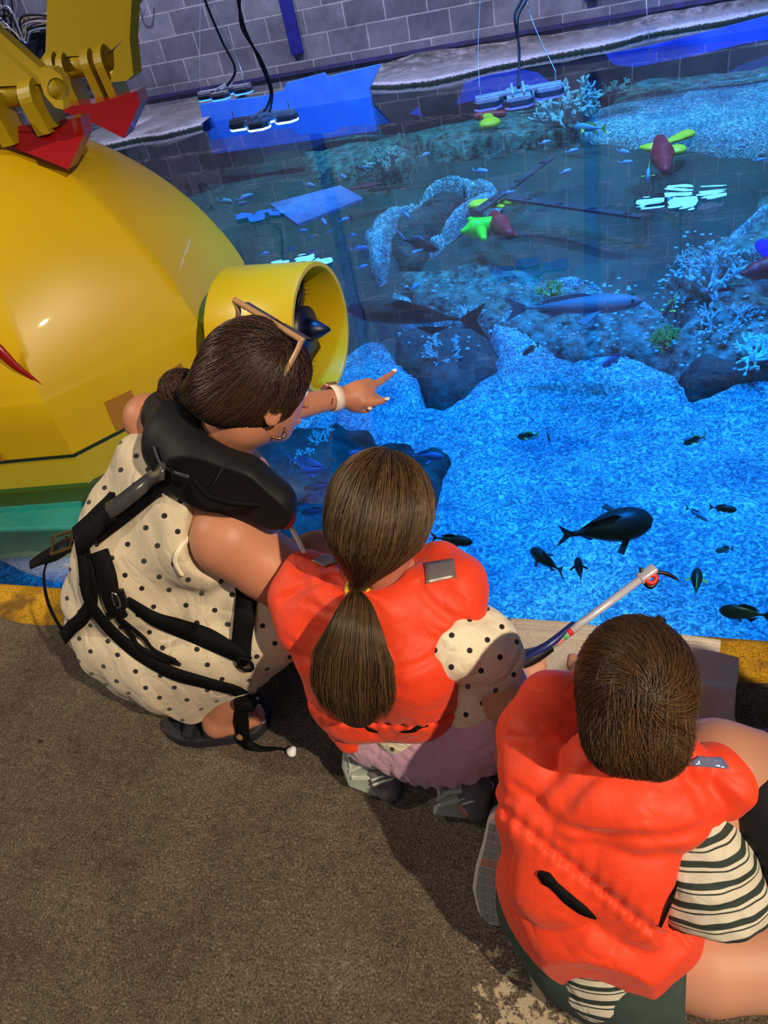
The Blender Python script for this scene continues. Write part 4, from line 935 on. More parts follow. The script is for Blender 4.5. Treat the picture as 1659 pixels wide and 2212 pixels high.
def strands(f_cap, roots, flow, n, step, parent, name, m, rad=0.0008, off=(0.001, 0.004), jit=0.25, stop=None, lift=0.0, minlen=4):
    """integrate strands over an implicit surface, all at once"""
    p = roots.copy(); K = len(p); o = rng.uniform(off[0], off[1], K); path = [p.copy()]; alive = np.ones(K, bool); cnt = np.ones(K, int)
    jd = rng.normal(size=(K, 3))*jit
    for i in range(n-1):
        g = grad(f_cap, p); d = flow(p)+jd*0.35+rng.normal(size=(K, 3))*jit*0.15; d = d-g*(d*g).sum(1)[:, None]; d /= np.linalg.norm(d, axis=1)[:, None]+1e-9
        q = p+d*step; oo = o+lift*(i/n)**2
        dd = f_cap(q)-oo; q = q-grad(f_cap, q)*dd[:, None]
        if stop is not None: alive &= ~stop(p)
        p = np.where(alive[:, None], q, p); cnt += alive; path.append(p.copy())
    path = np.stack(path, 1); return path, cnt
def hairmesh(paths, cnts, name, m, parent, rad=0.0006, sides=3, label=None, taper=0.35):
    vs = []; fs = []; at = []; b0 = 0
    for pth, c in zip(paths, cnts):
        if c < 4: continue
        q = pth[:c]; t = np.gradient(q, axis=0); t /= np.linalg.norm(t, axis=1)[:, None]+1e-9
        a = np.cross(t, V(.3, .2, .93)); a /= np.linalg.norm(a, axis=1)[:, None]+1e-9; b_ = np.cross(t, a)
        rr = rad*(1-(1-taper)*np.linspace(0, 1, c)**2)[:, None]
        for k in range(sides): ang = 2*math.pi*k/sides; vs.append((q+rr*(math.cos(ang)*a+math.sin(ang)*b_)))
        idx = b0+np.arange(sides*c).reshape(sides, c)
        for k in range(sides):
            k2 = (k+1) % sides; fs.append(np.stack([idx[k, :-1], idx[k2, :-1], idx[k2, 1:], idx[k, 1:]], 1))
        at.append(np.full(sides*c, rng.random())); b0 += sides*c
    v = np.concatenate(vs); f = np.concatenate(fs); at = np.concatenate(at)
    o = obj(name, v, f, m, parent, label=label); attr(o, 'rnd', np.stack([at, at, at], 1)); return o
def randsurf(f, c, r_, n, keep=None):
    p = c+rng.normal(size=(n*3, 3))*np.asarray(r_)*0.8; p = project(f, p, 0.001, 6)
    ok = np.abs(f(p)-0.001) < 0.003
    if keep is not None: ok &= keep(p)
    return p[ok][:n]
def bundle(path, radii, n, m, parent, name='ponytail', rad=0.0009, flatd=None, flat=1.0, npt=26, endjit=0.03, seed=0):
    """tress of hair following a centre path whose radius varies"""
    r = np.random.default_rng(seed); P_ = catmull(path, npt); R_ = np.interp(np.linspace(0, 1, npt), np.linspace(0, 1, len(radii)), radii)
    t = np.gradient(P_, axis=0); x, y, z = frame(t[0]); X = []; Y = []
    for k in range(npt): x = unit(x-unit(t[k])*(x@unit(t[k]))); X.append(x); Y.append(np.cross(unit(t[k]), x))
    X = np.array(X); Y = np.array(Y); paths = []; cn = []
    for i in range(n):
        a = r.random()*6.28; q = math.sqrt(r.random())*1.0; a2 = a+r.normal()*0.25
        s = np.linspace(0, 1, npt)[:, None]; aa = a+(a2-a)*s; wob = 0.05*np.sin(s*9+r.random()*6)*s
        o = R_[:, None]*(q+wob)*(np.cos(aa)*X+np.sin(aa)*Y)
        if flatd is not None: o = o-(1-flat)*np.outer(o@unit(flatd), unit(flatd))*np.minimum(s*3, 1)
        c = npt-int(abs(r.normal())*endjit*npt) ; paths.append(P_+o); cn.append(max(5, c))
    return hairmesh(paths, cn, name, m, parent, rad)
def sdfobj(name, f, pts, h, m, parent, pad=0.03, label=None, relax=1):
    pts = np.asarray(pts, float); v, fa = nets(f, pts.min(0)-pad, pts.max(0)+pad, h, relax); return obj(name, v, fa, m, parent, label=label)
def dotmat(name, base, dot, cell=0.045, rad=0.105, rough=0.8):
    m, N, L, b = newmat(name); at = N.new('ShaderNodeAttribute'); at.attribute_name = 'fab'
    vo = N.new('ShaderNodeTexVoronoi'); vo.voronoi_dimensions = '2D'; vo.inputs['Scale'].default_value = 1/cell; vo.inputs['Randomness'].default_value = 0.22
    L.new(at.outputs['Vector'], vo.inputs['Vector']); r = ramp(N, L, vo.outputs['Distance'], [(rad, (1, 1, 1, 1)), (rad+0.015, (0, 0, 0, 1))])
    tc = N.new('ShaderNodeTexCoord'); n1 = noise(N, L, tc.outputs['Object'], 260, 3); n2 = noise(N, L, tc.outputs['Object'], 12, 4)
    c2 = ramp(N, L, n1.outputs['Fac'], [(0.3, tuple(q*.86 for q in base[:3])+(1,)), (0.7, base)])
    L.new(mixc(N, L, r.outputs['Color'], c2.outputs['Color'], dot), b.inputs['Base Color']); b.inputs['Roughness'].default_value = rough; b.inputs['Sheen Weight'].default_value = .15
    bp = N.new('ShaderNodeBump'); bp.inputs['Strength'].default_value = .35; bp.inputs['Distance'].default_value = .006; L.new(n2.outputs['Fac'], bp.inputs['Height']); L.new(bp.outputs['Normal'], b.inputs['Normal'])
    return m
def cylfab(o, c, ax, R0, parent=None):
    """cloth coordinates round an axis"""
    me = o.data; n = len(me.vertices); co = np.empty(n*3, np.float32); me.vertices.foreach_get('co', co); p = co.reshape(-1, 3)+(np.array(wloc(parent)) if parent else 0)
    x, y, z = frame(ax, V(0, -1, 0)); q = p-c; u = np.arctan2(q@y, q@x)*R0; v = q@z
    a = math.pi/4; uv = np.stack([u*math.cos(a)-v*math.sin(a), u*math.sin(a)+v*math.cos(a), 0*u], 1); attr(o, 'fab', uv)
def planefab(o, c, parent=None):
    me = o.data; n = len(me.vertices); co = np.empty(n*3, np.float32); me.vertices.foreach_get('co', co); p = co.reshape(-1, 3)+(np.array(wloc(parent)) if parent else 0)
    x, y, z = frame(unit(CC-c), V(1, 0, 0)); q = p-c; u, v = q@x, q@y; a = math.pi/4; attr(o, 'fab', np.stack([u*math.cos(a)-v*math.sin(a), u*math.sin(a)+v*math.cos(a), 0*u], 1))
def finger(base, dirs, lens, r0, r1):
    p = np.asarray(base, float); pts = [p]
    for d, l in zip(dirs, lens): p = p+unit(d)*l; pts.append(p)
    return pts, list(np.linspace(r0, r1, len(pts)))

# ================================================================== WOMAN
m_dress = dotmat('cream dotted cotton', srgb(212, 198, 168), srgb(20, 16, 22), 0.040, 0.118)
crease(m_dress, 6, .022, (1, 1, .6))
m_blackf = mat('black nylon', srgb(16, 16, 18), .6, spec=.3, bump=(120, .15, .002)); m_web = mat('black webbing', srgb(7, 7, 8), .75, spec=.15, bump=(400, .4, .001)); m_gloss = mat('glossy black sleeve', srgb(70, 66, 64), .25, spec=.8)
m_chrome = mat('chrome', srgb(200, 195, 190), .2, 1.0)
woman = empty('person', H(430, 1500, 0), 'crouching woman in a cream polka-dot dress and black life jacket, pointing at the water', 'person')
wh = H(553, 838, .81); WR = headfr(V(.58, .70, -.42), V(.26, .22, 1.0)); WS = 0.212
hf, hw, hk = headsdf(wh, WR, WS)
Lsh = H(322, 905, .70); Rsh = H(494, 1164, .57); chest = (Lsh+Rsh)/2+V(.05, .02, -.05)
neck0 = hw(-.02, 0, -.06); neck1 = (Lsh+Rsh)/2+V(.03, .03, .02)
Wr = P(722, 862, 1.86); El = Lsh+(Wr-Lsh)*.52+V(-.02, .01, -.03)
pel = H(275, 1350, .26); waist = H(300, 1210, .44)
Rel = H(672, 1300, .40); Rha = H(740, 1225, .40)
hipR = H(320, 1390, .24); kneR = H(585, 1335, .37); ankR = H(470, 1560, .07); hipL = H(300, 1290, .28); kneL = H(690, 1205, .38); ankL = H(560, 1330, .07)
toe = H(548, 1545, .05)
fp = [hf, s_cone(neck0, neck1, .052, .060), s_chain([Lsh, chest, Rsh], [.047, .085, .055], .04), s_chain([chest, waist, pel], [.10, .09, .10], .05),
      s_chain([Lsh, El, Wr], [.045, .038, .026], .02), s_chain([Rsh, (Rsh+Rel)/2+V(0, 0, .01), Rel, Rha], [.070, .062, .046, .03], .02),
      s_chain([hipR, kneR, ankR], [.07, .058, .030], .02), s_chain([hipL, kneL, ankL], [.07, .052, .038], .03),
      s_chain([ankR, (ankR+toe)/2+V(0, 0, -.01), toe], [.030, .028, .026], .01), s_chain([ankL, ankL+V(.10, .1, -.02)], [.036, .03], .02)]
# pointing hand: palm, extended index, thumb, three curled fingers
hd_d = unit(P(800, 838, 1.93)-Wr); idxt = P(850, 804, 2.03); 
palm = P(775, 853, 1.90)
kn = P(795, 836, 1.92); hand = [s_chain([Wr, palm], [.026, .034], .02), s_chain([palm, kn], [.032, .024], .02), s_cone(P(770, 868, 1.90), P(792, 862, 1.91), .028, .020)]
hand2 = [s_chain([P(796, 838, 1.92), P(822, 824, 1.965), P(838, 813, 2.00), idxt], [.0115, .0100, .0090, .0072], .004),
         s_chain([P(785, 868, 1.88), P(806, 868, 1.89), P(820, 866, 1.90), P(831, 865, 1.91)], [.015, .0125, .011, .008], .004),
         s_chain([P(798, 850, 1.93), P(812, 858, 1.945), P(806, 874, 1.92), P(796, 883, 1.90)], [.011, .0105, .0095, .008], .004),
         s_chain([P(792, 858, 1.94), P(802, 870, 1.945), P(794, 884, 1.92), P(788, 888, 1.90)], [.0105, .0100, .009, .008], .004),
         s_chain([P(782, 866, 1.95), P(790, 876, 1.945), P(782, 884, 1.92), P(776, 885, 1.90)], [.0095, .009, .008, .007], .004)]
# toes
toes = []
for k in range(5):
    a = H(528+k*4, 1500+k*15, .035); b_ = H(545+k*5, 1496+k*16, .025); toes.append(s_cone(a, b_, .013-.001*k if k else .016, .0115 if k else .014))
rh = [s_chain([Rha, Rha+V(.05, .05, -.01)], [.032, .028], .02)]+[s_chain([Rha+V(.05, .05, -.01)+V(.012*k-.02, -.014*k+.02, 0), Rha+V(.08, .075, -.02)+V(.012*k-.02, -.014*k+.02, 0), Rha+V(.09, .08, -.05)+V(.012*k-.02, -.014*k+.02, 0)], [.011, .010, .008], .003) for k in range(4)]
fbody = s_union([s_union(fp, .022), s_union(hand, .02)]+[s_union([q], 0) for q in hand2+toes+rh], .006)
allp = np.array([wh, Lsh, Rsh, El, Wr, idxt, pel, kneR, kneL, ankR, ankL, Rel, Rha, toe, hw(0, 0, .12)])
v, fa = nets(fbody, allp.min(0)-.17, allp.max(0)+.09, .0048)
body = obj('body', v, fa, m_skin, woman)
eyes(wh, WR, WS, body)
for a, sz in ((idxt, .008), (P(833, 865, 1.90), .009), (P(796, 886, 1.885), .007)):
    obj('fingernail', *ell(a+V(.003, .002, .004), (sz, sz*.8, .004), nu=12, nv=8), m_nail, body)
for k in range(5): obj('toenail', *ell(H(549+k*5, 1494+k*16, .036), (.007, .006, .003), nu=10, nv=6), m_nail, body)
# dress
dr = [s_chain([Lsh*.72+Rsh*.28+V(-.02, -.02, -.05), chest+V(-.02, -.03, -.05), Lsh*.2+Rsh*.8+V(-.04, -.02, -.06)], [.085, .112, .085], .06), s_chain([chest+V(-.03,-.02,0), waist+V(.015,0,0), pel+V(.03,.01,0)], [.118, .124, .130], .08), s_cone(Lsh+V(.0,-.06,-.05), H(248,1150,.46), .052, .075),
      C4([(305, 1345, .26, .145), (400, 1380, .24, .148), (480, 1370, .28, .125), (565, 1340, .33, .098), (590, 1335, .36, .085)], .06), C4([(300, 1290, .30, .14), (480, 1270, .36, .10), (560, 1290, .36, .09)], .06),
      C4([(240, 1295, .34, .085), (240, 1335, .27, .085)], .04), C4([(355, 1412, .17, .118), (430, 1432, .16, .103), (510, 1425, .16, .08)], .05)]
fd0 = s_union(dr, .045)
# armholes
fd0 = s_sub(fd0, s_chain([Rsh+V(.02, .0, .07), Rsh+V(0.03, -.02, 0.01), Rsh*.5+Rel*.5+V(.01, -.03, .02)], [.078, .096, .066], .02), .012)
axw = unit(V(.25, .15, 1))
def fdress(p):
    d = fd0(p)
    q = p-waist; th = np.arctan2(q[:, 1], q[:, 0]); zz = p[:, 2]
    fold = .55*np.sin(th*13+3*np.sin(zz*14)+3*nz(p, 8, 4)); low = np.clip((.42-zz)/.2, 0, 1)
    d = d-0.0055*fold*low-0.006*nz(p*V(1, 1, .8), 17, 6)*(0.4+.6*low)-0.003*nz(p*V(1.2, 1.2, .6), 42, 7)-0.0045*ridge(p*V(1, 1, .7), 15, 17)
    wl_ = np.exp(-((zz-.385-.10*(q[:, 0]+q[:, 1]))/.02)**2); d = d+0.010*wl_        # gathered waist
    return d
allp = np.array([Lsh, Rsh, pel, waist, kneR, H(480, 1500, .05), H(200, 1400, .2), chest]); v, fa = nets(fdress, allp.min(0)-.19, allp.max(0)+.14, .005)
dress = obj('dress', v, fa, m_dress, woman, label='cream cotton dress with black dots'); planefab(dress, waist, woman)
# armhole piping: pale stitched rim
pp, nn_ = on(fdress, [(548, 1098), (500, 1108), (455, 1128), (412, 1155), (388, 1185), (382, 1212), (396, 1240)], .003)
obj('armhole_hem', *ribbon(pp, nn_, .009, .004, 40), mat('cream hem', srgb(236, 226, 198), .8, bump=(300, .6, .003)), dress)
# bra strap / dress tie on the front of the shoulder
st = [H(600, 1092, .60), H(618, 1118, .60), H(640, 1160, .58), H(658, 1195, .56), H(668, 1215, .55)]
obj('shoulder_tie', *tube(st, .0045, 8, smooth_n=30), mat('cream cord', srgb(236, 222, 196), .8), dress)
# black horseshoe life jacket
lj = [C4([(384, 905, .735, .056), (398, 962, .725, .068), (445, 1020, .705, .066), (525, 1058, .68, .054), (590, 1088, .645, .038), (612, 1112, .60, .026)], .03), C4([(365, 900, .73, .055), (420, 880, .74, .05), (480, 900, .72, .045)], .03)]
flj = s_union(lj, .02)
flj = s_sub(flj, s_union([s_cone(neck0, neck1, .062, .066), s_grow(hf, .006)], 0), .01)
fl2 = lambda p: flj(p)-0.003*nz(p, 26, 3)+.003*ridge(p, 16, 5)
jk = empty('life_jacket', H(430, 1000, .7), 'black horseshoe life jacket with webbing harness worn by the crouching woman', 'life jacket') if False else None
pts_ = [H(300, 860, .75), H(640, 1130, .56), H(480, 880, .76), H(350, 1060, .62)]
vest = sdfobj('life_jacket', fl2, pts_, .004, m_blackf, woman, .07, 'black horseshoe-shaped life jacket')
obj('red_lining', *tube([H(603, 1062, .665), H(618, 1085, .645), H(624, 1115, .62), H(619, 1138, .59)], [.008, .013, .013, .006], 10, smooth_n=20), mat('red lining', srgb(190, 30, 44), .6), vest)
obj('reflective_trim', *tube([H(592, 1040, .68), H(607, 1062, .668), H(613, 1085, .655), H(606, 1102, .64)], .0035, 8, smooth_n=20), mat('grey blue trim', srgb(120, 130, 160), .5), vest)
def lay(f, pix, w_, m, parent, name, off=.002, th=.002, n=40, label=None, flatn=.35):
    pp, nn_ = on(f, pix, off); mn = nn_.mean(0); nn_ = nn_*(1-flatn)+mn*flatn; return obj(name, *ribbon(pp, nn_, w_, th, n), m, parent, label=label)
fall = s_union([fdress, fl2], 0)
lay(fl2, [(335, 965), (350, 1000), (375, 1018), (410, 1030)], .006, mat('zip grey', srgb(70, 70, 76), .4, .4), vest, 'zip', off=.002, th=.003)
lay(fl2, [(420, 1035), (450, 1068), (500, 1085), (560, 1090)], .010, m_web, vest, 'zip', off=.001, th=.005)
lay(fl2, [(493, 985), (480, 1015), (466, 1040)], .0025, mat('seam black', srgb(6, 6, 7), .8), vest, 'seam')
lay(fall, [(372, 1018), (345, 1040), (310, 1066), (276, 1092), (250, 1112)], [.028, .036], m_gloss, vest, 'strap_sleeve', off=.014, th=.008, flatn=.9, label='shiny black sleeve of the back strap')
lay(fall, [(380, 1020), (340, 1060), (290, 1100), (240, 1140), (215, 1160)], .034, m_web, vest, 'strap', off=.005, th=.004)
lay(fall, [(262, 1095), (235, 1120), (205, 1150), (180, 1172)], .062, m_web, vest, 'strap_pad', off=.008, th=.012)
cb_ = hit(fall, 175, 1165)[0]
# buckle sticking out at the waist and its loose tail, hanging left of the back
bk = [H(118, 1160, .50), H(160, 1140, .50), H(210, 1132, .50), H(222, 1190, .50), H(180, 1215, .50), H(135, 1205, .50)]
b1 = (H(210, 1150, .50)-H(118, 1180, .50)); bc = H(165, 1172, .50)
ux = unit(b1); uy = unit(H(140, 1150, .50)-H(165, 1210, .50)); uy = unit(uy-ux*(uy@ux)); uz = np.cross(ux, uy); RB = np.array([ux, uy, uz]).T
obj('buckle', *box(bc, (.075, .045, .014), RB, .005), mat('dark buckle', srgb(14, 14, 15), .3), vest)
bf_ = MB()
for (o_1, o_2) in ((-.045, 0), (-.005, 0)): bf_.add(box(bc+ux*o_1+uz*.012, (.006, .062, .006), RB, .002))
for sg in (-1, 1): bf_.add(box(bc-ux*.025+uy*sg*.029+uz*.012, (.046, .005, .006), RB, .002))
bf_.obj('buckle_frame', mat('amber gold metal', srgb(150, 120, 60), .25, .9), vest)
obj('strap_tail', *ribbon([H(150, 1175, .50), H(125, 1192, .49), H(95, 1205, .47), H(66, 1222, .46)], [unit(V(-.3, -.4, 1))]*4, [.05, .045, .034, .022], .003, 20), m_web, vest)
obj('strap_loop', *ribbon([H(115, 1190, .48), H(97, 1235, .44), H(105, 1300, .38), H(135, 1360, .32), H(152, 1378, .30)], [unit(V(-.8, -.5, .3))]*5, .024, .003, 30), m_web, vest)
lay(fall, [(185, 1165), (200, 1230), (205, 1290), (185, 1330), (160, 1352), (142, 1376)], .030, m_web, vest, 'strap', off=.006)
lay(fall, [(178, 1150), (190, 1220), (200, 1290), (240, 1350), (300, 1405), (370, 1445), (440, 1465), (500, 1480), (520, 1490)], .030, m_web, vest, 'strap', off=.008, th=.003, n=60)
lay(fall, [(225, 1190), (240, 1240), (250, 1285), (265, 1320)], .034, m_web, vest, 'strap', off=.012, th=.008)
lay(fall, [(275, 1290), (330, 1330), (390, 1355), (450, 1378), (510, 1405), (540, 1425)], [.016, .030, .036, .040, .036, .03], m_web, vest, 'strap', off=.006, th=.003, n=60)
lay(fall, [(260, 1325), (290, 1360), (310, 1395), (350, 1418), (392, 1425)], .009, m_web, vest, 'cord', off=.012, th=.004)
lay(fall, [(265, 1320), (320, 1370), (345, 1405), (390, 1420)], .007, m_web, vest, 'cord', off=.016, th=.004)
lay(fall, [(522, 1238), (535, 1280), (532, 1330), (527, 1380), (524, 1412)], .042, m_web, vest, 'strap', off=.006, th=.003)
hp = hit(fall, 262, 1285); rg = unit(V(.3, -.5, .8)); xa, ya, _ = frame(hp[1])
obj('adjuster_hook', *tube([hp[0]+hp[1]*.022+xa*a+ya*b_ for a, b_ in ((-.016, .004), (-.012, -.004), (0, -.006), (.014, -.004), (.016, .003), (.004, .005), (-.010, .006))], .0022, 8, smooth_n=30), m_chrome, vest)
obj('adjuster', *box(hp[0]+hp[1]*.014, (.04, .034, .008), np.array([xa, ya, hp[1]]).T, .002), mat('dark buckle', srgb(14, 14, 15), .3), vest)
hp = hit(fall, 535, 1425); xa, ya, _ = frame(hp[1])
obj('ring', *tube([hp[0]+hp[1]*.012+.014*(math.cos(a)*xa*1.3+math.sin(a)*ya) for a in np.linspace(0, 6.283, 20)], .0035, 8), m_web, vest)
# strap hanging from the hip down to the floor, with loose end
hang = [H(512, 1470, .22), H(520, 1520, .17), H(522, 1560, .10), H(530, 1600, .03), H(560, 1618, .012), H(605, 1618, .010), H(622, 1622, .010)]
obj('hanging_strap', *ribbon(hang, [unit(V(.2, -1, .6))]*4+[V(0, 0, 1.)]*3, [.03, .034, .034, .028, .014, .006, .005], .003, 50), m_web, vest)
obj('leg_strap_pad', *box(H(530, 1518, .19), (.045, .03, .03), None, .008), m_web, vest)
# crumpled white tag at its end
v, fa = nets(lambda p: s_ell(H(628, 1620, .012), (.012, .013, .010))(p)+.004*nz(p, 160, 3), H(628, 1620, .0)-.03, H(628, 1620, .02)+.03, .0015); tag(obj('crumpled_paper', v, fa, mat('white paper', srgb(230, 228, 235), .7)), 'crumpled bit of white paper on the carpet at the end of the hanging strap', 'paper')
# watch on the pointing wrist
wc = P(722, 860, 1.86); wd = unit(palm-Wr); xa, ya, _ = frame(wd, V(0, 0, 1))
ringp = [wc+.0315*(math.cos(a)*xa+math.sin(a)*ya) for a in np.linspace(0, 2*math.pi, 41)]
v, f = ribbon(ringp, [unit(q-wc) for q in ringp], .024, .003)
wt_ = obj('watch_strap', v, f, mat('pale pink silicone', srgb(236, 214, 200), .5), woman, label='pale pink watch strap')
obj('watch_case', *box(wc+unit(P(712, 838, 1.86)-wc)*.034, (.036, .034, .012), np.array([wd, np.cross(unit(P(712, 838, 1.86)-wc), wd), unit(P(712, 838, 1.86)-wc)]).T, .004), mat('rose gold', srgb(200, 150, 130), .3, .8), woman)
for k in range(4):
    q = P(728.5, 861+k*6, 1.80); d_ = unit(q-wc-(q-wc)@wd*wd); obj('strap_hole', *ell(wc+d_*.0348+wd*.004*0+wd*((q-wc)@wd), (.0017,)*3, nu=8, nv=6), mat('dark hole', srgb(10, 20, 34), .9), wt_)
# sandal
def slab(poly, z0, z1, m, parent, name, bev=.006, label=None):
    pts = [V(*H(a, c, z1)[:2], z1) for a, c in poly]; o = obj(name, *prism(pts, (0, 0, z0-z1)), m, parent, label=label, smooth=False); b = o.modifiers.new('b', 'BEVEL'); b.width = bev; b.segments = 3; return o
m_sole = mat('black foam sole', srgb(26, 26, 34), .7)
sand = slab([(348, 1560), (352, 1580), (378, 1596), (420, 1602), (500, 1592), (548, 1584), (572, 1560), (580, 1520), (572, 1495), (556, 1488), (520, 1500), (480, 1528), (400, 1540), (364, 1540)], .002, .036, m_sole, woman, 'sandal', .008, 'black thick-soled sandal')
obj('sandal_strap', *tube([H(470, 1585, .04), H(478, 1560, .085), H(486, 1540, .10), H(500, 1520, .09), H(508, 1500, .05)], .012, 10, smooth_n=20, flat=(V(.5, -.2, .8), .3)), mat('tan leather', srgb(150, 110, 74), .5), sand)
obj('sandal_strap', *tube([H(405, 1588, .045), H(412, 1560, .07), H(430, 1548, .08), H(450, 1560, .07), H(450, 1588, .045)], .014, 10, smooth_n=20, flat=(V(.2, -.2, 1), .35)), m_sole, sand)
obj('sandal_strap', *tube([H(520, 1590, .04), H(528, 1560, .072), H(534, 1530, .075), H(530, 1500, .045)], .013, 10, smooth_n=20, flat=(V(.7, 0, .7), .3)), mat('tan leather', srgb(150, 110, 74), .5), sand)
# hair: cap, strands swept to a low bun
capf = s_sub(s_ell(hw(-.006, 0, .026), V(.100, .084, .096)*hk, WR), s_union([s_ell(hw(.085, 0, -.035), V(.055, .085, .075)*hk, WR), s_cone(hw(-.05, 0, -.12), hw(-.02, 0, -.10), .05*hk, .05*hk)], .02), .02)
bunc = H(392, 846, .785)
capf = s_union([capf, s_cone(hw(-.075, 0, -.01), bunc+.35*(hw(-.085, 0, -.01)-bunc), .045*hk, .020)], .03)
cap = sdfobj('hair', capf, [hw(-.12, -.1, -.1), hw(.1, .1, .13), hw(.1, -.1, -.1), hw(-.12, .1, .13), bunc], .004, m_cap[m_hairW], woman, .02, 'dark brown hair gathered into a low bun')
roots = randsurf(capf, hw(.01, 0, .03), .10, 7500)
fl_ = lambda p: (bunc-p)/(np.linalg.norm(bunc-p, axis=1)[:, None]+1e-9)+0.35*(V(*(-WR[:, 2])))*np.clip(np.linalg.norm(bunc-p, axis=1)/.2, 0, 1)[:, None]
pa, cn = strands(capf, roots, fl_, 26, .008, cap, 'hair', m_hairW, off=(.0005, .006), jit=.35, stop=lambda p: np.linalg.norm(p-bunc, axis=1) < .035)
hairmesh(pa, cn, 'hair_strands', m_hairW, cap, .0005)
bun = s_ell(bunc, (.040, .038, .038)); bo = sdfobj('bun', lambda p: bun(p)-.006*nz(p, 90, 2), [bunc], .003, m_cap[m_hairW], cap, .06)
paths = []
for k in range(600):
    c0 = rng.normal(size=3); c0 = unit(c0); ax_ = unit(c0+rng.normal(size=3)*.3); xa, ya, _ = frame(ax_); ph = rng.random()*6; rr = rng.uniform(.9, 1.12); q = []
    for t in np.linspace(0, rng.uniform(2, 4.5), 16): q.append(bunc+rr*.039*(math.cos(t+ph)*xa+math.sin(t+ph)*ya)+ax_*.006*math.sin(t*2+k))
    paths.append(np.array(q))
hairmesh(np.array(paths), [16]*600, 'bun_strands', m_hairW, bo, .0007)
bundle([bunc+V(.01, 0, -.01), H(405, 885, .765), H(412, 905, .76), H(398, 925, .765)], [.008, .012, .006, .003], 90, m_hairG, bo, 'bun_tail', .0009)
# stray locks by the cheek
for k in range(0):
    a = hw(.05+.02*rng.random(), .085, .02-.03*rng.random()); q = [a, a+V(.02*rng.random(), -.01, -.05), a+V(.02*rng.random(), .0, -.10-.04*rng.random())]; paths = [catmull(np.array(q)+rng.normal(size=(3, 3))*.004, 16)]
    hairmesh(paths, [16], 'stray_lock', m_hairW, cap, .0009) if k < 5 else None
# sunglasses pushed up on the head
m_frame = mat('tan glasses frame', srgb(176, 138, 92), .3, coat=.4); m_lens = mat('dark brown lens', srgb(40, 24, 14), .1, spec=.8)
zg = depth(wh)-.06
G = lambda a, c, dz=0: P(a, c, zg+dz)
gl_ = obj('sunglasses', *tube([G(506, 648, .04), G(540, 668, .03), G(580, 692, .015), G(620, 716, 0), G(655, 737, -.01)], .0055, 10, smooth_n=24), m_frame, woman, label='tan sunglasses pushed up on the head')
gl_['label'] = 'tan sunglasses pushed up on the head'
obj('temple_arm', *tube([G(650, 738, -.01), G(640, 760, -.01), G(622, 795, -.012), G(606, 832, -.008)], .0055, 8, smooth_n=20, flat=(V(.8, -.5, 0), .5)), m_frame, gl_)
obj('temple_arm', *tube([G(508, 650, .04), G(515, 672, .05), G(512, 700, .08)], .005, 8, smooth_n=12), m_frame, gl_)
ld = unit(WR[:, 0]*.6+WR[:, 2]*.1)
for (a, b_) in (((512, 654, .04), (575, 692, .015)), ((590, 700, .012), (648, 734, -.008))):
    A_ = G(*a); B_ = G(*b_); obj('lens', *prism([A_, B_, B_+ld*.022-V(0, 0, .004), A_+ld*.022-V(0, 0, .004)], V(0, 0, .002)), m_lens, gl_, smooth=False)
# hoop earring
ec = H(600, 931, .745); xa, ya, _ = frame(unit(CC-ec), V(0, 0, 1)); 
tw = [ec+.0135*(math.cos(a)*xa+math.sin(a)*ya)+.0012*math.sin(a*9)*unit(CC-ec) for a in np.linspace(.3, 2*math.pi-.5, 60)]
obj('hoop_earring', *tube(tw, [.0021+.0007*math.sin(k*1.3) for k in range(60)], 8), mat('gold', srgb(214, 170, 96), .2, 1.0), woman)
# ================================================================== GIRL
m_or, N, L, b = newmat('orange nylon')
tc = N.new('ShaderNodeTexCoord'); n1 = noise(N, L, tc.outputs['Object'], 420, 3); n2 = noise(N, L, tc.outputs['Object'], 14, 4, .55)
c1 = ramp(N, L, n1.outputs['Fac'], [(.3, srgb(222, 54, 14)), (.7, srgb(240, 68, 22))]); L.new(c1.outputs['Color'], b.inputs['Base Color']); b.inputs['Roughness'].default_value = .62
b.inputs['Sheen Weight'].default_value = .1; bp = N.new('ShaderNodeBump'); bp.inputs['Strength'].default_value = .3; bp.inputs['Distance'].default_value = .008; L.new(n2.outputs['Fac'], bp.inputs['Height']); L.new(bp.outputs['Normal'], b.inputs['Normal'])
crease(m_or, 4.5, .020, (1, 1, 1))
m_refl = mat('silver reflective tape', srgb(150, 142, 136), .35, .55, bump=(900, .3, .001)); m_refl2 = mat('bright reflective tape', srgb(170, 180, 225), .18, .7, bump=(90, .6, .004))
m_lilac = mat('lilac cotton', srgb(206, 164, 186), .8, var=(9, srgb(190, 148, 172), .25), bump=(24, .6, .012), sheen=.2)
m_gumsole = mat('translucent rubber sole', srgb(168, 176, 166), .35, spec=.6, var=(30, srgb(140, 150, 142), .2)); m_shoe = mat('grey shoe upper', srgb(120, 112, 116), .6, var=(40, srgb(84, 80, 86), .2))
m_dress2 = dotmat('girl dotted blouse', srgb(236, 226, 196), srgb(22, 18, 22), 0.036, 0.12)
crease(m_lilac, 8, .015); crease(m_dress2, 8, .015)
girl = empty('person', H(880, 1690, 0), 'crouching girl with a long brown ponytail, orange life jacket and lilac skirt, holding a grabber', 'person')
gh = H(826, 1120, .655); GRt = headfr(V(.10, .86, -.55), V(0.02, .50, .86)); GS_ = .196
hf, hw, hk = headsdf(gh, GRt, GS_)
nk = H(822, 1266, .50); sL = H(700, 1330, .47); sR = H(960, 1330, .47); mid = H(840, 1460, .34)+V(0, .02, 0); plv = H(890, 1570, .215)+V(0, .045, 0)
elR = H(1098, 1518, .30); haR = H(1128, 1470, .245); elL = H(690, 1420, .36); haL = H(760, 1330, .35)+V(0, .12, 0)
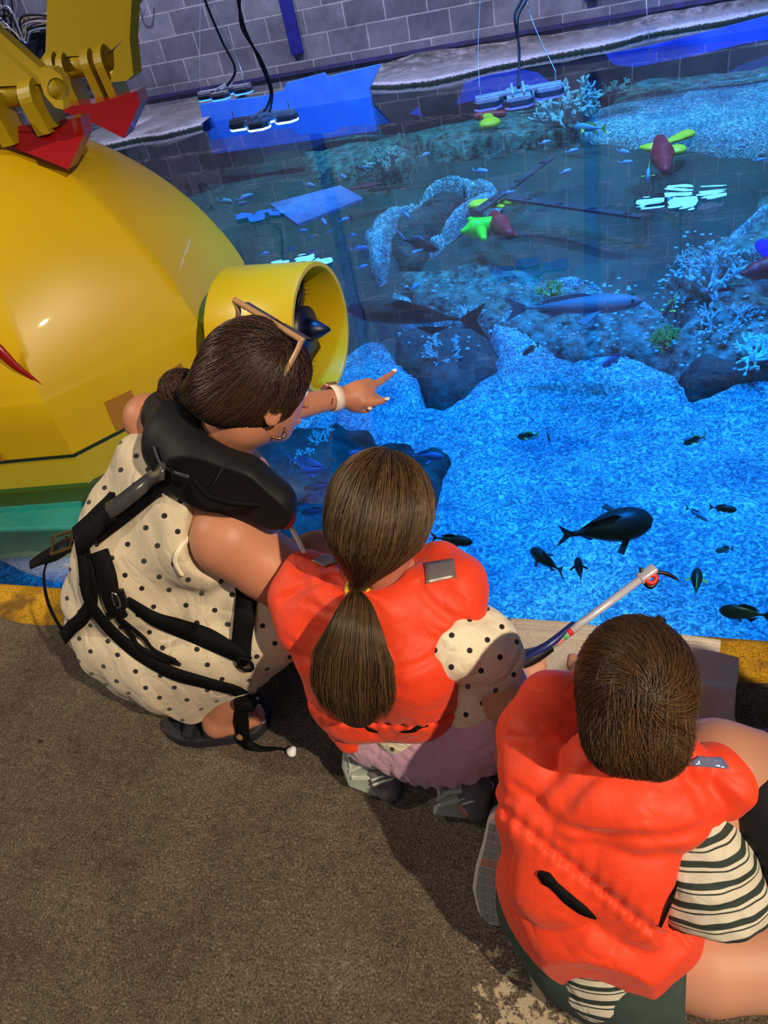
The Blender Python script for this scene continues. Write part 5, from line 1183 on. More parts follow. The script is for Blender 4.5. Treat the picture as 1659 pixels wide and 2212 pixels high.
kR = H(1050, 1500, .30); aR = H(1000, 1670, .10)+V(0, .04, 0); kL = H(800, 1500, .30)+V(0, .1, 0); aL = H(810, 1620, .10)+V(0, .04, 0)
fp = [hf, s_cone(hw(-.03, 0, -.05), nk, .040, .044), s_chain([sL, nk, sR], [.045, .06, .045], .04), s_chain([nk, mid, plv], [.07, .08, .08], .04),
      s_chain([sR, elR, haR], [.040, .037, .023], .012), s_chain([sL, elL, haL], [.040, .030, .022], .015),
      s_chain([plv+V(.05, .04, 0), kR, aR], [.055, .045, .028], .02), s_chain([plv+V(-.05, .04, 0), kL, aL], [.055, .045, .028], .02), s_cone(aR, H(1012, 1740, .03), .026, .024), s_cone(aL, H(838, 1700, .03), .026, .024)]
hdd = unit(H(1150, 1440, .255)-haR)
pm = haR+hdd*.022
fing = [s_cone(haR, pm, .024, .021), s_cone(pm, pm+hdd*.014+V(.008, 0, 0), .021, .018)]
f2 = []
for k in range(4):
    b0 = pm+hdd*(.012+.002*k)+V(.012-.011*k, -.006*k+.012, .006); f2.append(s_chain([b0, b0+V(.010, .018, .004), b0+V(.004, .030, -.006), b0+V(-.008, .030, -.012)], [.0088, .0082, .0076, .0066], .003))
f2.append(s_chain([pm+V(-.015, .0, .008), pm+V(-.018, .018, .014), pm+V(-.006, .034, .014)], [.0095, .0085, .0072], .003))
lf = [s_chain([haL, haL+V(.01, .03, 0)], [.022, .02], .01)]+[s_chain([haL+V(.012*k-.015, .04, 0), haL+V(.012*k-.015, .06, 0), haL+V(.012*k-.015, .07, -.015)], [.0088, .008, .007], .002) for k in range(4)]+[s_chain([haL+V(.015, .02, 0), haL+V(.035, .035, .005)], [.01, .008], .002)]
fg = s_union([s_union(fp, .018), s_union(fing, .012)]+[s_union([q], 0) for q in f2+lf], .005)
allp = np.array([gh, nk, sL, sR, plv, elR, haR, aR, aL, kR, kL, H(1012, 1760, .02), hw(0, 0, .12), pm+hdd*.05]); v, fa = nets(fg, allp.min(0)-.13, allp.max(0)+.09, .0045)
gbody = obj('body', v, fa, m_skin2, girl); eyes(gh, GRt, GS_, gbody)
obj('wrist_band', *tube([haR+.0245*(math.cos(a)*frame(unit(haR-elR))[0]+math.sin(a)*frame(unit(haR-elR))[1]) for a in np.linspace(0, 6.283, 30)], .004, 8, flat=None), m_web, girl, label='thin black band on the wrist')
# blouse (only sleeve and hem show)
def fblouse0():
    sl = C4([(975, 1395, .45, .062), (1022, 1395, .42, .060), (1058, 1420, .38, .052), (1066, 1450, .35, .040)], .03)
    sl2 = C4([(1000, 1470, .34, .05), (1010, 1530, .29, .040), (1012, 1555, .27, .028)], .03)
    bd = C4([(840, 1400, .40, .08), (870, 1505, .27, .085), (880, 1540, .235, .080)], .04)
    return s_union([sl, sl2, bd], .015)
fb0 = fblouse0(); fbl = lambda p: fb0(p)-.007*nz(p, 34, 5)-.003*nz(p, 80, 8)
blouse = sdfobj('blouse', fbl, [H(1110, 1440, .3), H(760, 1650, .2), H(840, 1300, .5), H(1040, 1560, .2), H(980, 1350, .5)], .0045, m_dress2, girl, .07, 'cream dotted blouse'); planefab(blouse, H(1000, 1480, .34), girl)
# lilac skirt
fs0 = s_union([C4([(850, 1508, .235, .092), (940, 1508, .24, .100)], .02), C4([(855, 1535, .19, .105), (935, 1548, .19, .115), (1005, 1540, .20, .105), (1055, 1515, .24, .075)], .05), C4([(1050, 1560, .24, .065), (1085, 1500, .28, .05), (1070, 1440, .30, .04)], .03), C4([(800, 1565, .2, .07), (790, 1500, .26, .07)], .03)], .03)
hemc = H(930, 1620, .14)
def fskirt(p):
    q = p-hemc; th = np.arctan2(q[:, 1], q[:, 0]); low = np.clip((.20-p[:, 2])/.08, 0, 1)
    return fs0(p)-.005*np.sin(th*20+2*nz(p, 10, 3))*low-.004*nz(p, 30, 9)
skirt = sdfobj('skirt', s_int(fskirt, s_half(H(930, 1662, .088), V(0, -.1, -1)), .008), [H(760, 1640, .12), H(1110, 1560, .2), H(940, 1690, .08), H(1080, 1430, .3), H(900, 1480, .3)], .0045, m_lilac, girl, .06, 'lilac gathered skirt')
# orange life jacket
def collar(lobes, k): return s_union([C4(l, .02) for l in lobes], k)
fc = collar([[(700, 1232, .525, .034), (668, 1245, .515, .048), (652, 1290, .495, .054), (672, 1350, .47, .056)], [(668, 1345, .47, .052), (730, 1395, .45, .050), (810, 1420, .45, .052), (880, 1395, .46, .055), (925, 1350, .48, .058)],
             [(925, 1355, .465, .050), (970, 1310, .485, .058), (975, 1262, .50, .056), (945, 1222, .51, .044), (915, 1215, .51, .034)]], .02)
fc = s_union([fc, C4([(712, 1290, .52, .052), (765, 1325, .515, .048), (838, 1328, .515, .046), (898, 1290, .52, .052)], .03)], .03)
fpn = s_union([s_chain([H(770, 1420, .41), H(780, 1488, .305)], [.090, .098], .04), s_chain([H(880, 1420, .42), H(890, 1484, .31)], [.098, .100], .04), s_cone(H(700, 1400, .43), H(735, 1470, .33), .05, .052)], .04)
fpn = s_int(fpn, s_half(H(1000, 1470, .35), unit(H(1010, 1450, .35)-H(930, 1450, .35)+V(0, 0, 0))), .015)
ffl = s_union([C4([(745, 1565, .25, .030), (760, 1600, .22, .018)], .02), s_chain([H(790, 1498, .27), H(880, 1500, .265), H(955, 1492, .27)], [.082, .094, .076], .03), s_chain([H(760, 1545, .24), H(730, 1600, .19)], [.05, .022], .02)], .03)
ffl = s_int(ffl, s_half(H(880, 1575, .185), V(-.05, -.35, -1)), .01)
gax = unit(H(700, 1440, .38)-H(980, 1440, .38))
def fvest(p):
    a = fc(p)-.003*nz(p, 22, 2)+.004*ridge(p, 13, 22); b_ = fpn(p)-.0035*nz(p, 26, 3)-.0035*ridge(p, 15, 23); c = ffl(p)-.006*nz(p, 38, 4)-.005*ridge(p, 24, 24)
    q = (p-H(850, 1500, .31)); s_ = q@gax; d1 = np.abs(q[:, 2]+.35*q[:, 1]-.0); b_ = b_+.008*np.exp(-(d1/.006)**2)-.0025*np.sin(s_*260)*np.exp(-(d1/.02)**2)
    return smin(smin(a, b_, .006), c, .006)
def grooved(f, lines):
    g = []
    for pix, amp, wd in lines:
        pts = on(f, catmull(np.array(pix, float), 14), 0)[0]; g.append((s_chain(pts, [0]*len(pts)), amp, wd))
    def h(p):
        d = f(p); near = np.abs(d) < .05
        if near.any():
            q = p[near]; e = d[near]
            for s, amp, wd in g: e = e+amp*np.exp(-(s(q)/wd)**2)
            d = d.copy(); d[near] = e
        return d
    return h
fvest_g = grooved(fvest, [([(608, 1296), (665, 1264), (722, 1248), (745, 1292)], .012, .007), ([(628, 1388), (655, 1415), (700, 1440)], .010, .007), ([(850, 1452), (890, 1442), (926, 1426), (960, 1400), (985, 1370)], .013, .007), ([(905, 1262), (930, 1300), (975, 1335), (1015, 1345)], .008, .008), ([(660, 1300), (700, 1320), (735, 1330)], .006, .006), ([(790, 1570), (830, 1600), (880, 1560)], .006, .006)])
fv = s_sub(fvest_g, s_union([s_grow(hf, .004), s_cone(hw(-.03, 0, -.05), nk+V(0, 0, .03), .046, .05)], 0), .01)
pts_ = [H(600, 1290, .5), H(1040, 1290, .5), H(700, 1180, .53), H(960, 1180, .53), H(720, 1630, .15), H(1010, 1610, .15), H(850, 1500, .25)]
gv = sdfobj('life_jacket', fv, pts_, .004, m_or, girl, .07, 'bright orange puffy life jacket')
def patch(f, pix, m, parent, name, label=None, g=5, off=.0015):
    """quad patch (4 pixel corners) laid on a surface"""
    q = np.array(pix, float); v = []; ok = True
    for i in range(g+1):
        for j in range(g+1):
            s, t = i/g, j/g; a = (q[0]*(1-s)+q[1]*s)*(1-t)+(q[3]*(1-s)+q[2]*s)*t; h_ = hit(f, *a); v.append(h_[0]+h_[1]*off if h_ else v[-1])
    fa = [[i*(g+1)+j, (i+1)*(g+1)+j, (i+1)*(g+1)+j+1, i*(g+1)+j+1] for i in range(g) for j in range(g)]; o = obj(name, v, fa, m, parent, label=label)
    so = o.modifiers.new('s', 'SOLIDIFY'); so.thickness = .001; return o
patch(fv, [(917, 1218), (980, 1208), (986, 1248), (920, 1262)], m_refl, gv, 'reflective_patch', 'silver reflective patch on the right collar')
patch(fv, [(672, 1212), (722, 1190), (738, 1214), (700, 1226)], m_refl, gv, 'reflective_patch', 'grey reflective patch on the left collar')
lay(fv, [(990, 1405), (994, 1440), (988, 1475)], .008, m_web, gv, 'side_strap', off=.001)
for a in ([(788, 1568), (800, 1574), (818, 1580)], [(868, 1580), (890, 1578), (905, 1572), (925, 1568)]): lay(fv, a, [.002, .008, .002], m_web, gv, 'belt', off=.001)
# girl's hair
tie = H(772, 1266, .572)
cpf = s_sub(s_ell(hw(-.010, 0, .020), V(.108, .0905, .104)*hk, GRt), s_ell(hw(.10, 0, -.04), V(.07, .09, .08)*hk, GRt), .02)
cpf = s_union([cpf, s_cone(hw(-.065, .0, -.02), tie+V(.005, .01, .005), .060*hk, .016)], .035)
gc = sdfobj('hair', cpf, [hw(-.13, -.1, -.12), hw(.12, .1, .14), hw(.1, -.1, -.1), hw(-.12, .1, .13), tie], .004, m_cap[m_hairG], girl, .02, 'long brown hair tied in a low ponytail')
roots = randsurf(cpf, hw(.02, 0, .03), .10, 9000)
gfl = lambda p: (tie-p)/(np.linalg.norm(tie-p, axis=1)[:, None]+1e-9)-GRt[:, 2]*.55*np.clip(np.linalg.norm(tie-p, axis=1)/.2, 0, 1)[:, None]-GRt[:, 0]*.25
pa, cn = strands(cpf, roots, gfl, 28, .0085, gc, 'h', m_hairG, off=(.0004, .005), jit=.16, stop=lambda p: np.linalg.norm(p-tie, axis=1) < .014)
hairmesh(pa, cn, 'hair_strands', m_hairG, gc, .00048)
# fly-away strands
roots = randsurf(cpf, hw(.02, 0, .05), .10, 60); pa, cn = strands(cpf, roots, gfl, 18, .008, gc, 'h', m_hairG, off=(.003, .008), jit=.9, lift=.014); hairmesh(pa, cn, 'flyaway_strands', m_hairG, gc, .0003)
tl = [tie+V(.004, .02, .012), tie, tie+V(0, -.014, -.012), H(768, 1340, .585), H(762, 1420, .545), H(762, 1480, .50), H(768, 1525, .455)]
bundle(tl, [.016, .012, .014, .036, .064, .069, .058], 5000, m_hairG, gc, 'ponytail', .0005, flatd=V(0, -.9, .45), flat=.5, npt=30, endjit=.09, seed=4)
sdfobj('ponytail_core', lambda p: s_chain(tl[1:], [.009, .011, .030, .054, .058, .038], .01, sq=(V(0, -.9, .45), 2.1))(p), tl, .004, m_cap[m_hairG], gc, .08)
obj('hair_tie', *tube([tie+V(0, -.003, -.003)+.0185*(math.cos(a)*V(1, 0, 0)+math.sin(a)*unit(V(0, .8, .4))) for a in np.linspace(0, 6.283, 30)], .0035, 8), mat('yellow elastic', srgb(226, 190, 40), .5), gc, label='yellow hair elastic')
# shoes
def shoe(pts_sole, toe_px, label, parent, flip):
    a = [H(*q) for q in pts_sole]; n_ = unit(np.cross(a[1]-a[0], a[-1]-a[0])); 
    if n_@(CC-a[0]) > 0: n_ = -n_
    o = obj('shoe_sole', *prism(a, n_*.022), m_gumsole, parent, smooth=False, label=label); b = o.modifiers.new('b', 'BEVEL'); b.width = .007; b.segments = 3
    cen = np.mean(a, 0); F = lambda s, t: (a[0]*(1-s)+a[1]*s)*(1-t)+(a[3]*(1-s)+a[2]*s)*t
    return o, n_, a
def trapz(o, a, n_, quads, m, parent, nm, th=.004):
    F = lambda s, t: (a[0]*(1-s)+a[1]*s)*(1-t)+(a[3]*(1-s)+a[2]*s)*t
    for q in quads: obj(nm, *prism([F(s, t)-n_*th for s, t in q], n_*(th+.001)), m, parent, smooth=False)
m_sole2 = mat('pale rubber ridge', srgb(196, 200, 190), .4); m_sole3 = mat('grey rubber inset', srgb(120, 126, 122), .5)
for (so_, up_, lb) in (([(742, 1612, .15), (800, 1600, .16), (826, 1690, .045), (815, 1738, .012), (752, 1700, .04), (738, 1655, .09)], [(800, 1640, .10), (825, 1680, .055), (838, 1722, .03)], 'left'),
                       ([(936, 1674, .13), (1000, 1660, .14), (1018, 1730, .05), (1034, 1790, .006), (934, 1762, .02), (948, 1722, .06)], [(1005, 1680, .11), (1022, 1720, .06), (1030, 1765, .03)], 'right')):
    a = [H(*q) for q in so_]; n_ = unit(np.cross(a[1]-a[0], a[4]-a[0])); n_ = -n_ if n_@(CC-a[0]) > 0 else n_
    c_ = np.mean(a, 0); a = [q-n_*((q-c_)@n_)*.8 for q in a]
    o = obj('shoe', *prism(a, n_*.020), m_gumsole, girl, smooth=False, label='chunky translucent rubber sole of the %s shoe' % lb); b = o.modifiers.new('b', 'BEVEL'); b.width = .006; b.segments = 3
    E_ = [a[0], a[1], a[2], a[4]]; F = lambda s, t: (E_[0]*(1-s)+E_[1]*s)*(1-t)+(E_[3]*(1-s)+E_[2]*s)*t
    for q in ([(.18, .10), (.80, .10), (.80, .18), (.18, .18)], [(.10, .55), (.5, .45), (.9, .55), (.9, .61), (.5, .51), (.10, .61)], [(.15, .72), (.85, .78), (.85, .84), (.15, .78)], [(.10, .20), (.18, .20), (.22, .50), (.14, .50)], [(.80, .20), (.88, .20), (.84, .50), (.76, .50)]):
        obj('tread_ridge', *prism([F(s, t)-n_*.005 for s, t in q], n_*.006), m_sole2, o, smooth=False)
    obj('tread_inset', *prism([F(s, t)-n_*.001 for s, t in ((.28, .24), (.70, .24), (.66, .44), (.32, .44))], n_*.002), m_sole3, o, smooth=False)
    pts = [H(*q)+n_*.02 for q in up_]; sdfobj('shoe_upper', s_chain(pts, [.030, .034, .026], .02), pts, .004, m_shoe, o, .05, 'grey mesh upper')
    for k in range(4):
        p = pts[1]+(pts[2]-pts[1])*(k/4); obj('lace', *tube([p+V(-.02, -.02, .028), p+V(0, -.015, .037), p+V(.02, 0, .03)], .003, 6, smooth_n=8), m_sole2, o)
# white sock tops / bits beside the shoes
tag(obj('white_pebble', *ell(H(715, 1558, .01), (.012, .010, .008), nu=10, nv=8), mat('white paper', srgb(230, 228, 235), .7)), 'small white scrap on the carpet left of the orange jacket hem', 'scrap')
v, fa = nets(s_box(H(1054, 1700, .012), (.024, .024, .018), None, .007), H(1054, 1700, .012)-.03, H(1054, 1700, .012)+.03, .003); tag(obj('white_block', v, fa, mat('white paper', srgb(230, 228, 235), .7)), 'small white rounded block in the shadow right of the girl\'s right shoe', 'scrap')

# ================================================================== GRABBER TOOL
h0 = H(1100, 1452, .262); h1 = H(1190, 1395, .29); h2 = H(1240, 1350, .30); tip = H(1398, 1240, .34)
gd = unit(tip-h0)
grab = empty('litter_grabber', h0, 'long blue, black and white grabber tool held out over the water by the girl', 'grabber')
m_blue = mat('navy plastic grip', srgb(30, 40, 110), .35); m_shaft = mat('white metal shaft', srgb(214, 214, 226), .3, .3); m_redp = mat('red plastic', srgb(214, 40, 34), .4); m_blk = mat('black plastic', srgb(16, 16, 20), .4)
obj('grip', *tube([h0-gd*.03, h0, h0*.5+h1*.5, h1], [.007, .013, .0145, .011], 12, smooth_n=20), m_blk, grab)
obj('grip_top', *tube([h0+V(0, 0, .008), h0*.5+h1*.5+V(0, 0, .009), h1+V(0, 0, .008), h2+V(0, 0, .004)], [.006, .008, .008, .006], 10, smooth_n=20), m_blue, grab, label='navy blue upper grip')
obj('shaft', *tube([h1, tip], [.0075, .0075], 12), m_shaft, grab)
for (t0, t1, c, nm) in ((.14, .20, mat('pale red print', srgb(220, 130, 130), .5), 'label_print'), (.22, .25, mat('green label', srgb(60, 190, 60), .5), 'label_band'), (.27, .31, m_redp, 'label_band')):
    obj(nm, *tube([h1+(tip-h1)*(t0-.1), h1+(tip-h1)*(t1-.1)], .0079, 12), c, grab)
obj('trigger', *tube([h0+V(.01, .0, -.01), h0+V(.03, .01, -.03), h0+V(.05, .02, -.025), h0+V(.055, .03, -.005)], [.005, .006, .005, .004], 8, smooth_n=16), m_redp, grab)
obj('claw_head', *box(tip, (.04, .02, .018), np.array([gd, unit(np.cross(V(0, 0, 1), gd)), unit(np.cross(gd, np.cross(V(0, 0, 1), gd)))]).T, .004), m_shaft, grab)
Zt = depth(tip)
obj('claw', *tube([P(1398, 1238, Zt), P(1425, 1236, Zt), P(1448, 1243, Zt), P(1466, 1254, Zt)], [.007, .008, .007, .002], 8, smooth_n=20, flat=(V(0, .7, .7), .5)), m_blk, grab, label='black outer claw jaw')
obj('claw', *tube([P(1384, 1226, Zt), P(1388, 1246, Zt), P(1398, 1264, Zt), P(1410, 1266, Zt), P(1420, 1250, Zt)], [.003, .005, .005, .005, .005], 8, smooth_n=20), m_blk, grab)
obj('suction_cup', *tube([P(1390, 1246, Zt-.005), P(1400, 1258, Zt-.005), P(1412, 1258, Zt-.005), P(1418, 1246, Zt-.005), P(1404, 1242, Zt-.005)], .0045, 8, smooth_n=20), m_redp, grab, label='red rubber ring in the jaw')
# ================================================================== BOY
boy = empty('person', H(1300, 1950, 0), 'kneeling boy with short brown hair, orange life jacket, striped shirt and dark shorts', 'person')
bh = H(1372, 1497, .585); BR = headfr(V(-.02, .80, -.62), V(0, .60, .80)); BS = .168
hf, hw, hk = headsdf(bh, BR, BS)
nk = H(1372, 1640, .42); sL = H(1200, 1730, .40); sR = H(1530, 1740, .38); mid = H(1300, 1900, .26); plv = H(1330, 2040, .13)
kR = V(*H(1800, 1990, .05)[:2], .07); hR = H(1430, 2060, .13); aR = V(*H(1800, 2200, .05)[:2], .05)
elR = H(1560, 1960, .26); haR = H(1640, 1800, .22)+V(.04, .06, 0); elL = H(1110, 1640, .32); haL = H(1250, 1480, .25)
kL = H(1180, 1760, .08)+V(0, .12, 0); aL = H(1120, 1850, .06)
pw = lambda a, c, z: H(a, c, z)
thigh = [pw(1400, 2050, .13), pw(1520, 2070, .125), pw(1640, 2070, .12), pw(1740, 2055, .10)]
shin = [pw(1740, 2055, .08), pw(1640, 1960, .05), pw(1480, 1900, .05)]
fp = [hf, s_cone(hw(-.03, 0, -.05), nk, .038, .042), s_chain([sL, nk, sR], [.042, .055, .042], .04), s_chain([nk, mid, plv], [.07, .085, .09], .04),
      s_chain([sR, elR, haR], [.038, .030, .022], .012), s_chain([sL, elL, haL], [.036, .028, .02], .012), s_chain(thigh, [.070, .068, .062, .052], .03), s_chain(shin, [.045, .040, .028], .02),
      s_chain([plv+V(-.06, .03, 0), kL, aL], [.07, .05, .03], .03)]
f2 = []
for hnd in (haR, haL):
    f2.append(s_cone(hnd, hnd+V(0, .04, -.01), .022, .019))
    for k in range(4): b0 = hnd+V(.012*k-.018, .05, -.01); f2.append(s_chain([b0, b0+V(0, .022, -.004), b0+V(0, .034, -.018)], [.0085, .0078, .0066], .002))
    f2.append(s_chain([hnd+V(.018, .02, 0), hnd+V(.034, .038, .002)], [.0095, .0075], .002))
fb = s_union([s_union(fp, .018)]+f2, .006)
allp = np.array([bh, nk, sL, sR, plv, thigh[-1], shin[0], elR, haR, elL, haL, kL, aL, hw(0, 0, .12)]); v, fa = nets(fb, allp.min(0)-.11, allp.max(0)+.08, .0045)
bbody = obj('body', v, fa, m_skin2, boy); eyes(bh, BR, BS, bbody)
# striped shirt
m_stripe, N, L, b = newmat('striped jersey'); at = N.new('ShaderNodeAttribute'); at.attribute_name = 'fab'; sx = N.new('ShaderNodeSeparateXYZ'); L.new(at.outputs['Vector'], sx.inputs[0])
tc = N.new('ShaderNodeTexCoord'); nn = noise(N, L, tc.outputs['Object'], 9, 2); m1 = N.new('ShaderNodeMath'); m1.operation = 'MULTIPLY_ADD'; L.new(nn.outputs['Fac'], m1.inputs[0]); m1.inputs[1].default_value = .022; L.new(sx.outputs['Y'], m1.inputs[2])
m2 = N.new('ShaderNodeMath'); m2.operation = 'MULTIPLY'; L.new(m1.outputs[0], m2.inputs[0]); m2.inputs[1].default_value = 1/.027; m3 = N.new('ShaderNodeMath'); m3.operation = 'FRACT'; L.new(m2.outputs[0], m3.inputs[0])
W_, D_ = srgb(206, 200, 180), srgb(40, 52, 48)
r = ramp(N, L, m3.outputs[0], [(0, D_), (.30, D_), (.33, W_), (.46, W_), (.48, D_), (.54, D_), (.57, W_), (.97, W_), (1, D_)]); L.new(r.outputs['Color'], b.inputs['Base Color']); b.inputs['Roughness'].default_value = .85
crease(m_stripe, 8, .014)
def stripes(o, ax, c, parent):
    me = o.data; n = len(me.vertices); co = np.empty(n*3, np.float32); me.vertices.foreach_get('co', co); p = co.reshape(-1, 3)+np.array(wloc(parent)); q = p-c
    attr(o, 'fab', np.stack([0*q[:, 0], q@unit(ax), 0*q[:, 0]], 1))
fsl0 = C4([(1500, 1800, .37, .050), (1525, 1870, .33, .056), (1535, 1930, .29, .060), (1540, 1975, .265, .052)], .03)
slax = H(1540, 1960, .28)-H(1510, 1800, .37); slc = H(1540, 1985, .27)
fsl1 = s_int(s_grow(fsl0, .004), s_half(slc, unit(slax)), .006)
fsl = lambda p: fsl1(p)-.006*nz(p, 40, 3)-.003*nz(p, 90, 4)
o = sdfobj('sleeve', fsl, [H(1450, 1780, .38), H(1610, 2000, .25), H(1600, 1800, .35), H(1460, 1990, .28)], .004, m_stripe, boy, .06, 'striped short sleeve'); stripes(o, slax, slc, boy)
fbd = s_union([s_chain([H(1300, 1850, .28), H(1290, 1970, .19), H(1310, 2035, .13)], [.07, .095, .110], .03), s_cone(H(1240, 1960, .18), H(1300, 2040, .12), .09, .105)], 0)
fbd = s_int(fbd, s_half(H(1250, 2085, .055), V(-.1, -.6, -1)), .01); fbw = lambda p: fbd(p)-.003*nz(p, 30, 5)
o = sdfobj('shirt', fbw, [H(1120, 1960, .1), H(1450, 2130, .05), H(1300, 1750, .35)], .0045, m_stripe, boy, .10, 'striped jersey shirt hem'); stripes(o, V(.25, -.5, -1), H(1300, 2000, .1), boy)
m_short = mat('dark green shorts', srgb(40, 56, 50), .85, var=(20, srgb(52, 70, 62), .2), bump=(30, .4, .006))
fsh = s_union([s_chain([H(1290, 2020, .115), H(1360, 2075, .105)], [.112, .108], .03), s_chain([H(1360, 2070, .12), H(1420, 2090, .12)], [.095, .086], .03), s_chain([H(1180, 1950, .12), H(1260, 2020, .12)], [.085, .10], .03)], .03)
fsh2 = s_int(fsh, s_half(H(1478, 2100, .12), unit(H(1478, 2100, .12)-H(1350, 2070, .12))), .01); fshw = lambda p: fsh2(p)-.003*nz(p, 26, 7)
sdfobj('shorts', fshw, [H(1100, 1900, .1), H(1500, 2200, .02), H(1290, 1850, .2)], .0045, m_short, boy, .08, 'dark green shorts')
# orange life jacket
fc = s_union([C4([(1250, 1500, .44, .036), (1195, 1520, .44, .048), (1155, 1590, .43, .054), (1165, 1670, .42, .056), (1192, 1712, .41, .045)], .01),
              C4([(1235, 1740, .425, .048), (1300, 1715, .44, .056), (1375, 1735, .435, .060), (1450, 1745, .425, .054), (1505, 1735, .415, .040)], .01),
              C4([(1480, 1668, .43, .036), (1540, 1672, .425, .042), (1572, 1702, .42, .038), (1562, 1728, .41, .028)], .02), C4([(1285, 1648, .465, .044), (1375, 1655, .465, .046), (1465, 1652, .46, .042)], .01)], .006)
gr2 = s_chain([H(1300, 1640, .50), H(1252, 1690, .475), H(1205, 1752, .455), H(1184, 1770, .44)], [0, 0, 0, 0]); gr3 = s_chain([H(1478, 1655, .46), H(1500, 1700, .455), H(1530, 1745, .43)], [0, 0, 0])
bax = unit(H(1400, 1850, .32)-H(1130, 1730, .36))
fpn = s_union([s_chain([H(1190, 1770, .37), H(1210, 1870, .30), H(1260, 1925, .25)], [.072, .078, .055], .03), s_chain([H(1350, 1815, .35), H(1370, 1900, .28), H(1385, 1955, .235)], [.090, .088, .058], .03), s_cone(H(1160, 1740, .375), H(1440, 1800, .36), .060, .055)], .03)
fpn = s_int(fpn, s_half(H(1462, 1900, .30), unit(H(1480, 1905, .30)-H(1380, 1860, .30))), .012)
ffl = s_union([s_chain([H(1178, 1890, .235), H(1255, 1940, .215), H(1330, 1975, .20), H(1400, 1965, .20)], [.070, .103, .106, .070], .04)], 0)
ffl = s_int(ffl, s_half(H(1300, 2082, .12), V(-.10, -.45, -1)), .012)
def fbv(p):
    a = fc(p)-.003*nz(p, 22, 12)+.004*ridge(p, 13, 32); b_ = fpn(p)-.003*nz(p, 24, 13)-.003*ridge(p, 15, 33); c = ffl(p)-.0055*nz(p, 34, 14)-.0045*ridge(p, 22, 34)
    s_ = (p-H(1250, 1850, .33))@bax; up_ = (p-H(1120, 1790, .35)-np.outer(s_, bax)*0)[:, 2]+.20*s_-.01
    q = H(1100, 1760, .36); q2 = H(1380, 1985, .26); n_ = unit(np.cross(q2-q, ray(1250, 1880))); dd = (p-q)@n_
    b_ = b_+.008*np.exp(-(dd/.0055)**2)-.0028*np.sin(s_*300)*np.exp(-(dd/.016)**2)
    return smin(smin(a, b_, .006), c, .005)
fbv_g = grooved(fbv, [([(1298, 1648), (1255, 1690), (1215, 1740), (1186, 1772)], .020, .009), ([(1186, 1772), (1250, 1800), (1350, 1812), (1440, 1812), (1500, 1800), (1545, 1778)], .016, .007), ([(1478, 1655), (1500, 1700), (1535, 1760)], .014, .008), ([(1102, 1592), (1140, 1600), (1190, 1596)], .008, .006), ([(1110, 1700), (1160, 1735), (1186, 1772)], .010, .007), ([(1330, 2050), (1340, 2010), (1370, 1990)], .005, .006)])
fv2 = s_sub(fbv_g, s_union([s_grow(hf, .004), s_cone(hw(-.03, 0, -.05), nk+V(0, 0, .03), .038, .042)], 0), .01)
bv2 = sdfobj('life_jacket', fv2, [H(1100, 1500, .44), H(1600, 1650, .43), H(1080, 1800, .3), H(1480, 2090, .1), H(1500, 1990, .2), H(1300, 1600, .46)], .004, m_or, boy, .08, 'orange puffy life jacket with a gathered back panel')
patch(fv2, [(1508, 1634), (1560, 1640), (1578, 1658), (1555, 1672), (1480, 1654)][0:1]+[(1560, 1638), (1576, 1662), (1482, 1652)], m_refl2, bv2, 'reflective_patch', 'crinkled silvery blue reflective patch on the right collar')
lay(fv2, [(1163, 1884), (1180, 1896), (1198, 1912), (1230, 1942), (1262, 1966), (1288, 1982)], [.006, .020, .013, .016, .014, .002], m_web, bv2, 'belt', off=.001, n=40)
lay(fv2, [(1499, 1800), (1478, 1860), (1452, 1930), (1424, 2000)], [.004, .010, .010, .003], m_web, bv2, 'side_strap', off=.001)
# hair
cpf = s_sub(s_ell(hw(-.012, 0, .018), V(.110, .0905, .106)*hk, BR), s_ell(hw(.10, 0, -.04), V(.075, .10, .085)*hk, BR), .02)
cpf = s_union([cpf, s_cone(hw(-.068, -.028, -.062), hw(-.068, .028, -.062), .042*hk, .042*hk)], .04)
bc_ = sdfobj('hair', cpf, [hw(-.13, -.1, -.12), hw(.12, .1, .14), hw(.1, -.1, -.1), hw(-.12, .1, .13)], .004, m_cap[m_hairB], boy, .02, 'short straight brown hair with a crown whorl')
wp = hit(cpf, 1400, 1500)[0]
roots = randsurf(cpf, hw(.0, 0, .03), .10, 13000)
def bfl(p):
    q = p-wp; q = q/(np.linalg.norm(q, axis=1)[:, None]+1e-9); n_ = grad(cpf, p); return q+.5*np.cross(n_, q)
pa, cn = strands(cpf, roots, bfl, 11, .0065, bc_, 'h', m_hairB, off=(.001, .004), jit=.30, lift=.006)
hairmesh(pa, cn, 'hair_strands', m_hairB, bc_, .0005)
nr = randsurf(cpf, hw(-.08, 0, -.04), .05, 1500); pa, cn = strands(cpf, nr, lambda p: np.tile(-BR[:, 2]-.2*BR[:, 0], (len(p), 1)), 8, .005, bc_, 'h', m_hairB, off=(.001, .004), jit=.35, lift=.008); hairmesh(pa, cn, 'nape_strands', m_hairB, bc_, .0005)
